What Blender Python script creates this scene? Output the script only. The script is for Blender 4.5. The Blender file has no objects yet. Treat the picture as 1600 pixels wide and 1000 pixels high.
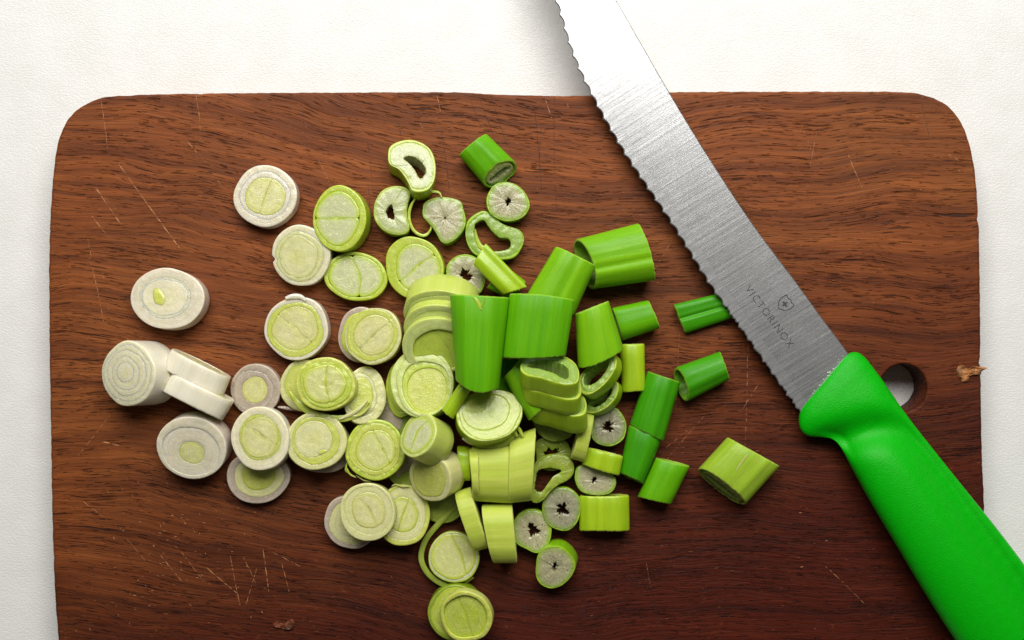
import bpy, bmesh, math, random
from mathutils import Vector, Matrix, noise
R = math.radians
random.seed(7)
C = bpy.context.scene
COL = C.collection
S = 0.0002            # metres per photograph pixel at the board's top face
TOP = 0.014           # board thickness
CH = 2000.0           # camera height over the board, in the same pixels

# ---------------------------------------------------------------- camera
cam_d = bpy.data.cameras.new('camera'); cam = bpy.data.objects.new('camera', cam_d); COL.objects.link(cam)
cam.location = (0, 0, TOP + CH * S); cam_d.sensor_width = 36; cam_d.lens = 36 * CH / 1600
cam_d.clip_start = 0.01; cam_d.clip_end = 20
C.camera = cam
# ---------------------------------------------------------------- world and the window's light
w = bpy.data.worlds.new("World"); C.world = w; w.use_nodes = True
bg = w.node_tree.nodes['Background']; bg.inputs[0].default_value = (1.0, 0.97, 0.92, 1); bg.inputs[1].default_value = 0.055
ld = bpy.data.lights.new('window_light', 'AREA'); ld.shape = 'RECTANGLE'; ld.size = 0.72; ld.size_y = 0.46
ld.energy = 8.7; ld.color = (1.0, 0.985, 0.95)
lo = bpy.data.objects.new('window_light', ld); COL.objects.link(lo)
lo.location = (0.01, 0.47, 0.58)
lo.rotation_euler = (Vector((0, 0.02, 0)) - Vector(lo.location)).to_track_quat('-Z', 'Y').to_euler()
C.view_settings.view_transform = 'Standard'; C.view_settings.look = 'None'; C.view_settings.exposure = 0; C.view_settings.gamma = 1
C.cycles.use_denoising = True; C.cycles.max_bounces = 8

# ---------------------------------------------------------------- helpers
def W(px, py, z=0.0):
    k = (1 - z / CH) * S
    return Vector(((px - 800) * k, (500 - py) * k, TOP + z * S))
def lin(c):
    return tuple(((v / 255) / 12.92 if v <= 10 else ((v / 255 + 0.055) / 1.055) ** 2.4) for v in c) + (1,)
def tag(o, label=None, cat=None, group=None, kind=None):
    if label: o['label'] = label
    if cat: o['category'] = cat
    if group: o['group'] = group
    if kind: o['kind'] = kind
    return o
def empty(name, loc, label, cat, group=None):
    o = bpy.data.objects.new(name, None); COL.objects.link(o); o.location = loc; o.empty_display_size = 0.005
    return tag(o, label, cat, group)
def link_mesh(name, verts, faces, mat, parent=None, origin=None, attrs=None, uv=None, smooth=True):
    if origin is None:
        origin = Vector(parent.location) if parent else Vector((0, 0, 0))
    me = bpy.data.meshes.new(name)
    me.from_pydata([tuple(Vector(v) - origin) for v in verts], [], faces)
    if attrs:
        for k, vals in attrs.items():
            a = me.attributes.new(k, 'FLOAT', 'POINT'); a.data.foreach_set('value', vals)
    if uv:
        a = me.attributes.new('uvp', 'FLOAT_VECTOR', 'POINT')
        a.data.foreach_set('vector', [c for t in uv for c in (t[0], t[1], 0.0)])
    if smooth: me.polygons.foreach_set('use_smooth', [True] * len(me.polygons))
    me.materials.append(mat); me.update()
    bm = bmesh.new(); bm.from_mesh(me); bmesh.ops.recalc_face_normals(bm, faces=bm.faces); bm.to_mesh(me); bm.free()
    if smooth: me.set_sharp_from_angle(angle=R(52))
    o = bpy.data.objects.new(name, me); COL.objects.link(o)
    if parent: o.parent = parent
    else: o.location = origin
    return o

# ---------------------------------------------------------------- node helpers
class NT:
    def __init__(s, name):
        s.m = bpy.data.materials.new(name); s.m.use_nodes = True; s.t = s.m.node_tree; s.n = s.t.nodes; s.l = s.t.links
        s.b = s.n['Principled BSDF']
    def new(s, kind, **kw):
        nd = s.n.new(kind)
        for k, v in kw.items(): setattr(nd, k, v)
        return nd
    def put(s, sock, v):
        if hasattr(v, 'is_output'): s.l.new(v, sock)
        else: sock.default_value = v
    def math(s, op, a, b=0.0, c=0.0, clamp=False):
        nd = s.new('ShaderNodeMath', operation=op, use_clamp=clamp)
        s.put(nd.inputs[0], a); s.put(nd.inputs[1], b); s.put(nd.inputs[2], c)
        return nd.outputs[0]
    def vmul(s, v, k):
        nd = s.new('ShaderNodeVectorMath', operation='MULTIPLY'); s.put(nd.inputs[0], v); s.put(nd.inputs[1], k); return nd.outputs[0]
    def vadd(s, v, k):
        nd = s.new('ShaderNodeVectorMath', operation='ADD'); s.put(nd.inputs[0], v); s.put(nd.inputs[1], k); return nd.outputs[0]
    def noise(s, v, scale=1.0, detail=2.0, rough=0.5, dist=0.0, out='Fac'):
        nd = s.new('ShaderNodeTexNoise'); s.put(nd.inputs['Vector'], v); nd.inputs['Scale'].default_value = scale
        nd.inputs['Detail'].default_value = detail; nd.inputs['Roughness'].default_value = rough; nd.inputs['Distortion'].default_value = dist
        return nd.outputs[out]
    def ramp(s, f, stops, interp='LINEAR'):
        nd = s.new('ShaderNodeValToRGB'); nd.color_ramp.interpolation = interp
        e = nd.color_ramp.elements
        while len(e) > 1: e.remove(e[-1])
        e[0].position, e[0].color = stops[0]
        for p, c in stops[1:]:
            x = e.new(p); x.color = c
        s.put(nd.inputs[0], f); return nd.outputs[0]
    def rng(s, f, a, b, c=0.0, d=1.0, smooth=True):
        nd = s.new('ShaderNodeMapRange', interpolation_type='SMOOTHSTEP' if smooth else 'LINEAR')
        s.put(nd.inputs[0], f)
        for i, v in zip((1, 2, 3, 4), (a, b, c, d)): nd.inputs[i].default_value = v
        return nd.outputs[0]
    def mix(s, f, a, b, mode='MIX'):
        nd = s.new('ShaderNodeMix', data_type='RGBA', blend_type=mode, clamp_factor=True)
        s.put(nd.inputs[0], f); s.put(nd.inputs[6], a); s.put(nd.inputs[7], b); return nd.outputs[2]
    def bump(s, h, dist, strength=1.0, normal=None):
        nd = s.new('ShaderNodeBump'); s.put(nd.inputs['Height'], h); nd.inputs['Distance'].default_value = dist
        nd.inputs['Strength'].default_value = strength
        if normal: s.l.new(normal, nd.inputs['Normal'])
        return nd.outputs[0]
    def attr(s, name, out='Fac'):
        return s.new('ShaderNodeAttribute', attribute_name=name).outputs[out]
    def obj(s):   # object coordinates in photograph pixels
        return s.vmul(s.new('ShaderNodeTexCoord').outputs['Object'], (1 / S,) * 3)

# ---------------------------------------------------------------- materials
def g(v): return (v, v, v, 1)
def veg(name, flesh, rim, side, pores=0.0, sss=0.35, stripe=0.5, spark=0.5, side2=None, rough=0.30, tone=None, rimk=.75, wet=1.0):
    t = NT(name); co = t.obj()
    rnd = t.new('ShaderNodeObjectInfo').outputs['Random']
    cmb = t.new('ShaderNodeCombineXYZ'); t.put(cmb.inputs[0], t.math('MULTIPLY', rnd, 731.0)); t.put(cmb.inputs[1], t.math('MULTIPLY', rnd, 397.0))
    co = t.vadd(co, cmb.outputs[0])
    rimv = t.attr('rim'); sidev = t.attr('side'); uv = t.vadd(t.attr('uvp', 'Vector'), cmb.outputs[0])
    big = t.noise(co, 1 / 26, 3); mid = t.noise(co, 1 / 7, 3, 0.6); fine = t.noise(co, 1 / 2.2, 3, 0.6)
    tone = tone or [min(255, c * 1.0) for c in rim]
    fl = t.mix(t.math('ADD', t.rng(big, 0.35, 0.68, 0, 0.25), t.math('MULTIPLY', t.attr('inward'), 0.6)), lin(flesh), lin(tone))
    fl = t.mix(1.0, fl, t.ramp(mid, [(0.25, g(0.93)), (0.75, g(1.05))]), 'MULTIPLY')
    conc = t.noise(t.vmul(t.attr('uvp', 'Vector'), (1 / 46, 1 / 2.3, 1)), 1, 2, .5)
    fl = t.mix(1.0, fl, t.ramp(conc, [(0.3, g(0.89)), (0.7, g(1.08))]), 'MULTIPLY')
    vor = t.new('ShaderNodeTexVoronoi'); t.put(vor.inputs['Vector'], co); vor.inputs['Scale'].default_value = 1 / 3.4
    cell = t.rng(vor.outputs['Distance'], 0.05, 0.6, 1.0, 0.0)
    sp = t.math('MULTIPLY', t.math('POWER', cell, 2.5), t.math('MULTIPLY', t.rng(t.noise(co, 1 / 7, 2), 0.44, 0.62), min(1, spark * .85)))
    fl = t.mix(sp, fl, lin([min(255, c + 55) for c in flesh]))
    if pores:
        rad = t.noise(t.vmul(t.attr('uvp', 'Vector'), (1 / 3.6, 1 / 16, 1)), 1, 3, .6)
        fl = t.mix(1.0, fl, t.ramp(rad, [(0.32, g(0.86)), (0.68, g(1.12))]), 'MULTIPLY')
        v2 = t.new('ShaderNodeTexVoronoi'); t.put(v2.inputs['Vector'], co); v2.inputs['Scale'].default_value = 1 / 4.6
        pr = t.math('MULTIPLY', t.rng(v2.outputs['Distance'], 0.13, 0.27, 1, 0), t.rng(t.noise(co, 1 / 11, 1), 0.42, 0.56))
        fl = t.mix(t.math('MULTIPLY', pr, pores), fl, lin((45, 40, 28)))
    st = t.noise(t.vmul(uv, (1 / 2.6, 1 / 90, 1)), 1, 4, 0.6); st2 = t.noise(t.vmul(uv, (1 / 13, 1 / 260, 1)), 1, 2)
    stripe = stripe * .9; s2 = side2 or [c * 0.72 for c in side]
    sc_ = t.mix(t.rng(st2, 0.3, 0.7, 0, .55), lin(side), lin(s2))
    sc_ = t.mix(1.0, sc_, t.ramp(st, [(0.25, g(1 - .2 * stripe)), (0.75, g(1 + .2 * stripe))]), 'MULTIPLY')
    sc_ = t.mix(t.rng(mid, 0.5, 0.75, 0, 0.18), sc_, lin(side))
    fl = t.mix(1.0, fl, g(.86), 'MULTIPLY'); sc_ = t.mix(1.0, sc_, g(.84), 'MULTIPLY')
    base = t.mix(t.math('MULTIPLY', rimv, rimk), fl, t.mix(1.0, lin(rim), g(.86), 'MULTIPLY')); base = t.mix(sidev, base, sc_)
    t.put(t.b.inputs['Base Color'], base)
    t.put(t.b.inputs['Roughness'], t.math('ADD', t.math('MULTIPLY', fine, 0.25), rough - 0.12))
    t.b.inputs['Coat Weight'].default_value = 0.25 * wet; t.b.inputs['Coat Roughness'].default_value = 0.12
    t.b.inputs['Subsurface Weight'].default_value = min(1, sss * 1.7); t.b.inputs['Subsurface Scale'].default_value = 0.0013
    t.b.inputs['Subsurface Radius'].default_value = (1.0, 0.9, 0.5); t.b.inputs['Specular IOR Level'].default_value = 0.24 + .24 * wet
    inv = t.math('SUBTRACT', 1.0, sidev)
    hface = t.math('MULTIPLY', t.math('ADD', t.math('MULTIPLY', fine, 0.28), t.math('MULTIPLY', cell, 0.3)), inv)
    hside = t.math('MULTIPLY', st, t.math('MULTIPLY', sidev, 0.55))
    h = t.math('ADD', hface, t.math('ADD', hside, t.math('MULTIPLY', mid, 0.3)))
    t.l.new(t.bump(h, 0.00018, 0.6), t.b.inputs['Normal'])
    return t.m
V = {
 'white': veg('white_onion_flesh', (244, 236, 206), (246, 238, 210), (252, 246, 226), side2=(238, 230, 202), sss=.5, stripe=.2, tone=(234, 230, 176), rimk=.35),
 'mauve': veg('mauve_onion_flesh', (240, 231, 208), (242, 233, 214), (238, 227, 208), side2=(222, 205, 196), sss=.5, stripe=.3, tone=(228, 220, 186), rimk=.35),
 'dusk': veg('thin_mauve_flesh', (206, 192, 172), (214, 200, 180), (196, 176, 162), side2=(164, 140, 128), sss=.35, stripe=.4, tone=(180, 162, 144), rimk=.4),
 'cream': veg('cream_onion_flesh', (234, 231, 182), (224, 223, 128), (232, 229, 166), side2=(218, 216, 136), sss=.45, stripe=.3, tone=(224, 224, 138), rimk=.5),
 'butter': veg('butter_yellow_flesh', (220, 224, 128), (206, 216, 70), (216, 220, 124), side2=(204, 208, 100), sss=.42, stripe=.3, spark=.8, rimk=.65),
 'palecream': veg('pale_cream_core', (224, 226, 154), (204, 216, 54), (212, 216, 96), sss=.42, spark=.8, tone=(218, 220, 140), rimk=.85),
 'soft': veg('soft_cream_core', (226, 224, 148), (216, 216, 104), (220, 216, 150), sss=.42, spark=.8, tone=(232, 228, 180), rimk=.5),
 'lemon': veg('lemon_yellow_core', (230, 231, 134), (226, 229, 116), (214, 220, 90), sss=.4, tone=(210, 220, 56)),
 'lime': veg('lime_flesh', (208, 216, 110), (192, 216, 44), (186, 208, 60), side2=(164, 192, 40), sss=.42, stripe=.3, spark=.7),
 'paleface': veg('pale_core_flesh', (218, 221, 164), (192, 216, 40), (196, 208, 80), sss=.4, spark=.9, tone=(206, 212, 166), rimk=.95),
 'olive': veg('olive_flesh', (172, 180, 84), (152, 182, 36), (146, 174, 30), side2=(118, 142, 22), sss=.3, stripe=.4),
 'palelime': veg('pale_lime_flesh', (222, 230, 158), (206, 222, 92), (216, 228, 118), side2=(198, 216, 84), sss=.45, stripe=.25, spark=.5, tone=(206, 220, 116), rimk=.55),
 'limewall': veg('lime_leaf_wall', (200, 216, 88), (204, 226, 84), (184, 216, 30), side2=(158, 198, 20), sss=.42, stripe=.3, spark=.2, rough=.38),
 'pale_side': veg('pale_striped_side', (222, 226, 130), (228, 232, 140), (212, 224, 100), side2=(184, 208, 56), sss=.45, stripe=.5, spark=.3, rough=.5, wet=.2),
 'pith': veg('grey_pith', (194, 188, 150), (156, 196, 44), (144, 194, 28), pores=.75, sss=.25, spark=1.0, tone=(176, 170, 130)),
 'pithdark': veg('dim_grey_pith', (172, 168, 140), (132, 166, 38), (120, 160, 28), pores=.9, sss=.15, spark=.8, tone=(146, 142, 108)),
 'skin': veg('green_skin', (180, 208, 66), (166, 206, 48), (146, 198, 26), side2=(120, 176, 18), sss=.35, stripe=.35),
 'green': veg('bright_green_leaf', (160, 200, 66), (170, 212, 70), (112, 188, 10), side2=(84, 166, 6), sss=.28, stripe=.55, spark=.1, rough=.40, wet=0.0),
 'greenlit': veg('yellow_green_leaf', (170, 206, 80), (188, 220, 86), (140, 202, 20), side2=(106, 178, 10), sss=.3, stripe=.55, spark=.1, rough=.40, wet=0.0),
 'deep': veg('deep_green_leaf', (140, 186, 54), (150, 200, 60), (76, 170, 14), side2=(52, 142, 8), sss=.24, stripe=.55, spark=.1, rough=.38, wet=0.0),
 'avocado': veg('avocado_leaf', (184, 206, 98), (196, 216, 92), (174, 206, 62), side2=(144, 184, 22), sss=.3, stripe=.7, spark=.1, rough=.38, wet=0.0),
}

def mat_wood():
    t = NT('teak_wood'); co = t.obj()
    sep = t.new('ShaderNodeSeparateXYZ'); t.put(sep.inputs[0], co); X, Y = sep.outputs[0], sep.outputs[1]
    warp = t.noise(t.vmul(co, (1 / 420, 1 / 260, 1 / 300)), 1, 2); warp2 = t.noise(t.vmul(co, (1 / 90, 1 / 46, 1 / 60)), 1, 2)
    # the grain dips to the right on the left half of the board, then runs level
    dip = t.math('MULTIPLY', t.rng(X, -760, 120, 120, 0), 1.0)
    yy = t.math('SUBTRACT', Y, dip)
    yy = t.math('ADD', yy, t.math('ADD', t.math('MULTIPLY', warp, 90.0), t.math('MULTIPLY', warp2, 9.0)))
    cb = t.new('ShaderNodeCombineXYZ'); t.put(cb.inputs[0], X); t.put(cb.inputs[1], yy); t.put(cb.inputs[2], sep.outputs[2]); v = cb.outputs[0]
    def str_(lx, ly, d, r=0.55, off=0.0, dist=0.0): return t.noise(t.vadd(t.vmul(v, (1 / lx, 1 / ly, 1 / ly)), (off, off * 1.7, 0)), 1, d, r, dist)
    band = str_(520, 34, 4, 0.6, 3.1); band2 = str_(300, 10, 3, 0.55, 9.4); fib = str_(38, 1.6, 3, 0.65, 1.3); fib2 = str_(90, 3.4, 3, 0.6, 6.2)
    cs = [(0.28, lin((74, 35, 13))), (0.42, lin((104, 53, 20))), (0.52, lin((125, 67, 27))), (0.62, lin((141, 79, 34))), (0.78, lin((158, 94, 44)))]
    base = t.ramp(t.math('ADD', t.math('MULTIPLY', band, 0.55), t.math('MULTIPLY', band2, 0.45)), cs)
    red = t.noise(co, 1 / 380, 2)
    base = t.mix(t.rng(red, 0.4, 0.62, 0, 0.3), base, t.mix(1.0, base, (1.06, 0.84, 0.74, 1), 'MULTIPLY'))
    heart = t.rng(t.math('ADD', t.math('ADD', t.math('MULTIPLY', Y, -1.0), t.math('MULTIPLY', X, .30)), t.math('MULTIPLY', warp2, 220.0)), 20, 600)  # heart: light falloff painted into the wood colour, darker towards the lower right
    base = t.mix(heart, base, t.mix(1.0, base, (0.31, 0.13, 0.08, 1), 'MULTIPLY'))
    base = t.mix(1.0, base, t.ramp(fib, [(0.25, g(0.76)), (0.75, g(1.22))]), 'MULTIPLY')
    base = t.mix(1.0, base, t.ramp(fib2, [(0.3, g(0.78)), (0.7, g(1.18))]), 'MULTIPLY')
    # open pores: short dark dashes, denser in some bands
    dens = str_(260, 60, 2, 0.5, 21.0)
    pn = t.math('ADD', str_(24, 2.1, 2, 0.5, 14.0, 0.4), t.math('MULTIPLY', t.math('SUBTRACT', dens, 0.5), 0.22))
    pore = t.rng(pn, 0.60, 0.68)
    cn = t.math('ADD', str_(95, 4.2, 3, 0.55, 33.0, 0.5), t.math('MULTIPLY', t.math('SUBTRACT', dens, 0.5), 0.18))
    crack = t.rng(cn, 0.655, 0.72)
    dark = t.math('MAXIMUM', t.math('MULTIPLY', pore, 0.6), t.math('MULTIPLY', crack, 0.8))
    base = t.mix(dark, base, lin((34, 13, 8)))
    # pale lifted fibre flecks
    fl = t.rng(str_(13, 2.2, 2, 0.5, 50.0), 0.70, 0.78, 0, 0.45); base = t.mix(fl, base, lin((188, 118, 70)))
    hz = t.math('MULTIPLY', str_(120, 26, 2, 0.5, 71.0), 1.0)
    t.put(t.b.inputs['Base Color'], base)
    t.put(t.b.inputs['Roughness'], t.math('ADD', 0.44, t.math('MULTIPLY', fib2, 0.22)))
    t.b.inputs['Specular IOR Level'].default_value = 0.22
    h = t.math('SUBTRACT', t.math('ADD', t.math('MULTIPLY', fib, 0.4), t.math('MULTIPLY', fib2, 0.5)), t.math('MULTIPLY', dark, 1.5))
    t.l.new(t.bump(h, 0.00034, 0.85), t.b.inputs['Normal'])
    return t.m
def mat_table():
    t = NT('textured_white_laminate'); co = t.obj()
    wv = t.noise(co, 1 / 20, 2, out='Color'); v = t.vadd(t.vmul(co, (1 / 6.4, 1 / 4.4, 0)), t.vmul(wv, (1.8, 1.8, 0)))
    n1 = t.noise(v, 1, 2.5, 0.55); n2 = t.noise(co, 1 / 2.5, 2); n3 = t.noise(co, 1 / 60, 2)
    ridge = t.rng(t.math('ABSOLUTE', t.math('SUBTRACT', n1, 0.5)), 0.0, 0.12, 1, 0)
    base = t.mix(t.rng(n3, .3, .7), lin((232, 231, 228)), lin((227, 226, 222)))
    sp = t.rng(t.noise(co, 1 / 5.0, 1), 0.83, 0.85); base = t.mix(t.math('MULTIPLY', sp, 0.5), base, lin((150, 148, 142)))
    t.put(t.b.inputs['Base Color'], base); t.b.inputs['Roughness'].default_value = 0.34; t.b.inputs['Specular IOR Level'].default_value = 0.4
    h = t.math('ADD', ridge, t.math('MULTIPLY', n2, 0.15))
    t.l.new(t.bump(h, 0.00016, 0.34), t.b.inputs['Normal'])
    return t.m
def mat_steel():
    t = NT('brushed_steel'); co = t.obj()     # local x runs along the blade, y across it
    a = t.noise(t.vmul(co, (1 / 1.5, 1 / 260, 0)), 1, 3, 0.7); b = t.noise(t.vmul(co, (1 / 5, 1 / 420, 0)), 1, 2); c = t.noise(t.vmul(co, (1, 1 / 8, 0)), 1, 2)
    sm = t.noise(co, 1 / 55, 3); gr = t.noise(co, 1 / 1.6, 2)
    col = t.ramp(t.math('ADD', t.math('MULTIPLY', a, 0.6), t.math('MULTIPLY', b, 0.4)), [(0.36, g(0.42)), (0.5, g(0.60)), (0.62, g(0.80))])
    col = t.mix(1.0, col, t.ramp(sm, [(0.3, g(0.86)), (0.7, g(1.0))]), 'MULTIPLY')
    col = t.mix(1.0, col, t.ramp(gr, [(0.3, g(0.84)), (0.7, g(1.06))]), 'MULTIPLY')
    col = t.mix(t.math('MULTIPLY', t.attr('bevel'), 0.45), col, g(0.86))
    t.put(t.b.inputs['Base Color'], col); t.b.inputs['Metallic'].default_value = 0.93
    t.put(t.b.inputs['Roughness'], t.math('ADD', 0.22, t.math('MULTIPLY', c, 0.08)))
    t.b.inputs['Anisotropic'].default_value = 0.6
    tan = t.new('ShaderNodeTangent', direction_type='RADIAL', axis='Z')
    vt = t.new('ShaderNodeVectorTransform', vector_type='VECTOR', convert_from='OBJECT', convert_to='WORLD'); vt.inputs[0].default_value = (1, 0, 0)
    t.l.new(vt.outputs[0], t.b.inputs['Tangent'])
    t.l.new(t.bump(t.math('ADD', a, t.math('MULTIPLY', gr, 0.5)), 0.00004, 0.6), t.b.inputs['Normal'])
    return t.m
def plain(name, col, rough=0.5, bump=None, spec=0.5, var=0.1):
    t = NT(name); co = t.obj(); n = t.noise(co, 1 / 9, 3)
    t.put(t.b.inputs['Base Color'], t.mix(t.rng(n, .3, .7), lin(col), lin([c * (1 - var) for c in col])))
    t.b.inputs['Roughness'].default_value = rough; t.b.inputs['Specular IOR Level'].default_value = spec
    if bump: t.l.new(t.bump(t.noise(co, 1 / bump[0], 2, .6), bump[1], 0.8), t.b.inputs['Normal'])
    return t.m
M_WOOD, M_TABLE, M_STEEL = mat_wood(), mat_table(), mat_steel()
M_HANDLE = plain('green_plastic', (2, 176, 6), 0.44, (2.2, 0.00017), 0.22, 0.03)
M_MARK = plain('etched_grey', (58, 58, 58), 0.6)
M_SCR = plain('pale_scratched_wood', (196, 132, 84), 0.7, var=.35)
M_CUT = plain('dark_cut_wood', (48, 18, 10), 0.7, var=.3)
M_FLAKE = plain('dry_brown_skin', (200, 132, 74), 0.55, (3, 0.0004), var=.45)
M_GLUE = plain('clear_residue', (206, 226, 200), 0.25)

# ---------------------------------------------------------------- curves
def catmull(pts, n, closed=True):
    P = [Vector(p) for p in pts]; L = len(P); out = []
    segs = L if closed else L - 1
    for i in range(segs):
        if closed: a, b, c, d = P[(i - 1) % L], P[i], P[(i + 1) % L], P[(i + 2) % L]
        else: a, b, c, d = P[max(i - 1, 0)], P[i], P[i + 1], P[min(i + 2, L - 1)]
        for j in range(n):
            t = j / n
            out.append(0.5 * ((2 * b) + (c - a) * t + (2 * a - 5 * b + 4 * c - d) * t * t + (3 * b - a - 3 * c + d) * t ** 3))
    if not closed: out.append(P[-1].copy())
    return out
def resample(pts, n, closed=True, start_angle=None):
    P = list(pts)
    if closed: P = P + [P[0]]
    ds = [0.0]
    for a, b in zip(P, P[1:]): ds.append(ds[-1] + (b - a).length)
    out = []; k = 0; m = n if closed else n - 1
    for i in range(n):
        d = ds[-1] * i / m
        while k < len(ds) - 2 and ds[k + 1] < d: k += 1
        f = (d - ds[k]) / max(ds[k + 1] - ds[k], 1e-9); out.append(P[k].lerp(P[k + 1], min(f, 1)))
    return out
def area(p): return sum(a.x * b.y - b.x * a.y for a, b in zip(p, p[1:] + p[:1])) / 2
def centroid(p): return sum(p, Vector((0, 0))) / len(p)
def align(p, ref=None):
    """counter-clockwise, starting at the +x side of its centroid (or next to ref's first point)"""
    if area(p) < 0: p = p[::-1]
    c = centroid(p)
    if ref is None: i = max(range(len(p)), key=lambda k: (p[k] - c).normalized().x)
    else: i = min(range(len(p)), key=lambda k: (p[k] - ref[0]).length)
    return p[i:] + p[:i]
def ellipse(rx, ry, rot, n=72, seed=0, amp=0.02):
    rnd = random.Random(seed); out = []
    hs = [(k, rnd.uniform(-1, 1) * amp * 1.6 / k, rnd.uniform(0, 6.28)) for k in (2, 3, 4, 5, 7)]
    for i in range(n):
        a = 2 * math.pi * i / n; r = 1 + sum(h * math.cos(k * a + p) for k, h, p in hs)
        x, y = rx * r * math.cos(a), ry * r * math.sin(a); c, s_ = math.cos(rot), math.sin(rot)
        out.append(Vector((x * c - y * s_, x * s_ + y * c)))
    return out
def half(p, ang, off, side, gap=-0.8, passes=3):
    """the part of outline p on one side of a chord, corners rounded"""
    nrm = Vector((-math.sin(ang), math.cos(ang))) * side; tn = Vector((math.cos(ang), math.sin(ang)))
    c = centroid(p); n = len(p); keep = []; R_ = max((q - c).length for q in p)
    bend = math.sin(ang * 5 + off * 9) * 0.13
    def wv(q, k): 
        x = (q - c).dot(tn) / R_; return q + nrm * side * (bend * R_ * math.sin(x * 2.6 + ang) * k)
    p = [wv(q, 1) for q in p]
    for i in range(n):
        a, b = p[i], p[(i + 1) % n]
        da = (a - c).dot(nrm) - off * side - gap; db = (b - c).dot(nrm) - off * side - gap
        if da >= 0: keep.append(a)
        if da * db < 0: keep.append(a.lerp(b, da / (da - db)))
    keep = resample(keep, 72)
    for _ in range(passes): keep = [(keep[i - 1] + keep[i] * 2 + keep[(i + 1) % 72]) / 4 for i in range(72)]
    return [wv(q, -1) for q in keep]

# ---------------------------------------------------------------- the solid builder
def solid(name, outer, inner, f, H, mat, parent, bulge=0.6, rough=0.5, seed=0, rimw=2.4, rag=0.0, side=1.0, innerside=0.0, lip=0.0, edge=1.2):
    """outer / inner: outlines in local pixels; f(p, t, dz) gives the world point; H: height in pixels."""
    n = len(outer); outer = align(outer)
    if inner is not None:
        inner = align(resample(inner, n), None)
        best = min(range(n), key=lambda k: sum((inner[(i + k) % n] - outer[i]).length_squared for i in range(0, n, 6)))
        inner = inner[best:] + inner[:best]
    c = centroid(outer); tgt = inner if inner is not None else [c] * n
    rows = []   # (kind, d px from outer, frac, t, dz, rim, side)
    e = min(0.06, edge / H); ei = min(0.06, 0.3 / H)
    T = [e * 2, 0.3, 0.5, 0.7, 1 - e * 2]
    rows.append(('d', 0.9, e * .4, 0, .6, .5))
    for t in T: rows.append(('d', 0, t, 0, 0, 1))
    rows.append(('d', min(.25, edge * .3), 1 - e * .9, 0, .4, .7)); rows.append(('d', min(.9, edge), 1 - e * .2, 0, 1, 0)); rows.append(('d', rimw, 1, .12, .8, 0)); rows.append(('d', rimw * 2.2, 1, .5, .22, 0))
    fr = [0.35, 0.55, 0.75, 0.9] if inner is None else [0.5, 0.8]
    for q in fr: rows.append(('f', q, 1, 1, 0, 0))
    if inner is not None:
        rows.append(('f', 0.96, 1, .12, lip, 0)); rows.append(('f', 1.0, 1 - ei, 0, lip, innerside)); rows.append(('f', 1.0, .5, 0, 0, innerside)); rows.append(('f', 1.0, e, 0, 0, innerside)); rows.append(('f', .93, 0, 0, 0, 0))
    rows.append(('f', .4, 0, 0, 0, 0))
    verts, faces, rim, sd, uv, inn_ = [], [], [], [], [], []
    arc = [0.0]
    for i in range(n): arc.append(arc[-1] + (outer[(i + 1) % n] - outer[i]).length)
    so = Vector((seed * 3.7, seed * 1.3, 0))
    jag = [noise.noise(Vector((arc[i] / 3.0, seed * 5.1, 0))) * rag + noise.noise(Vector((arc[i] / 1.2, seed * 2.1, 4))) * rag * .5 for i in range(n)]
    for kind, q, t, dz, rm, sdv in rows:
        for i in range(n):
            wd = (tgt[i] - outer[i]).length
            k = q if kind == 'f' else min(q / max(wd, 1e-6), 0.33 if inner is not None else .3)
            p = outer[i].lerp(tgt[i], k)
            nz = noise.noise(Vector((p.x / 9, p.y / 9, t)) + so); nz2 = noise.noise(Vector((p.x / 3, p.y / 3, t * 3)) + so)
            if k < 0.99: p = p + (p - c).normalized() * (nz * 0.35 * rough)
            z = dz * bulge + (nz * 1.1 + nz2 * .35) * rough * (1 if 0.02 < k and t > .9 else 0.15)
            tt = t + (jag[i] / H if t > 0.5 else -jag[i] * .6 / H)
            verts.append(f(p, tt, z)); inn_.append(min(1, k) ** 1.3 if t > .6 else 0); rim.append(rm); sd.append(sdv * side if sdv != innerside or kind == 'd' else sdv); uv.append((arc[i], t * H + (wd * k if t > .6 else 0)))
    m = len(rows)
    for r_ in range(m - 1):
        for i in range(n):
            j = (i + 1) % n; faces.append((r_ * n + i, r_ * n + j, (r_ + 1) * n + j, (r_ + 1) * n + i))
    if inner is not None:
        for i in range(n):
            j = (i + 1) % n; faces.append(((m - 1) * n + i, (m - 1) * n + j, j, i))
    else:
        # rows 0..: the last row is the bottom's inner loop, the one before it the top's inner loop
        faces = [fc for fc in faces if fc[0] // n != m - 2]
        ti = len(verts); verts.append(f(c, 1, bulge)); inn_.extend((1, 0)); rim.append(0); sd.append(0); uv.append((0, 0))
        bi = len(verts); verts.append(f(c, 0, 0)); rim.append(0); sd.append(0); uv.append((0, 0))
        for i in range(n):
            j = (i + 1) % n
            faces.append(((m - 2) * n + i, (m - 2) * n + j, ti)); faces.append(((m - 1) * n + j, (m - 1) * n + i, bi))
            faces.append(((m - 1) * n + i, (m - 1) * n + j, j, i))
    return link_mesh(name, verts, faces, mat, parent, attrs={'rim': rim, 'side': sd, 'inward': inn_}, uv=uv)

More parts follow.
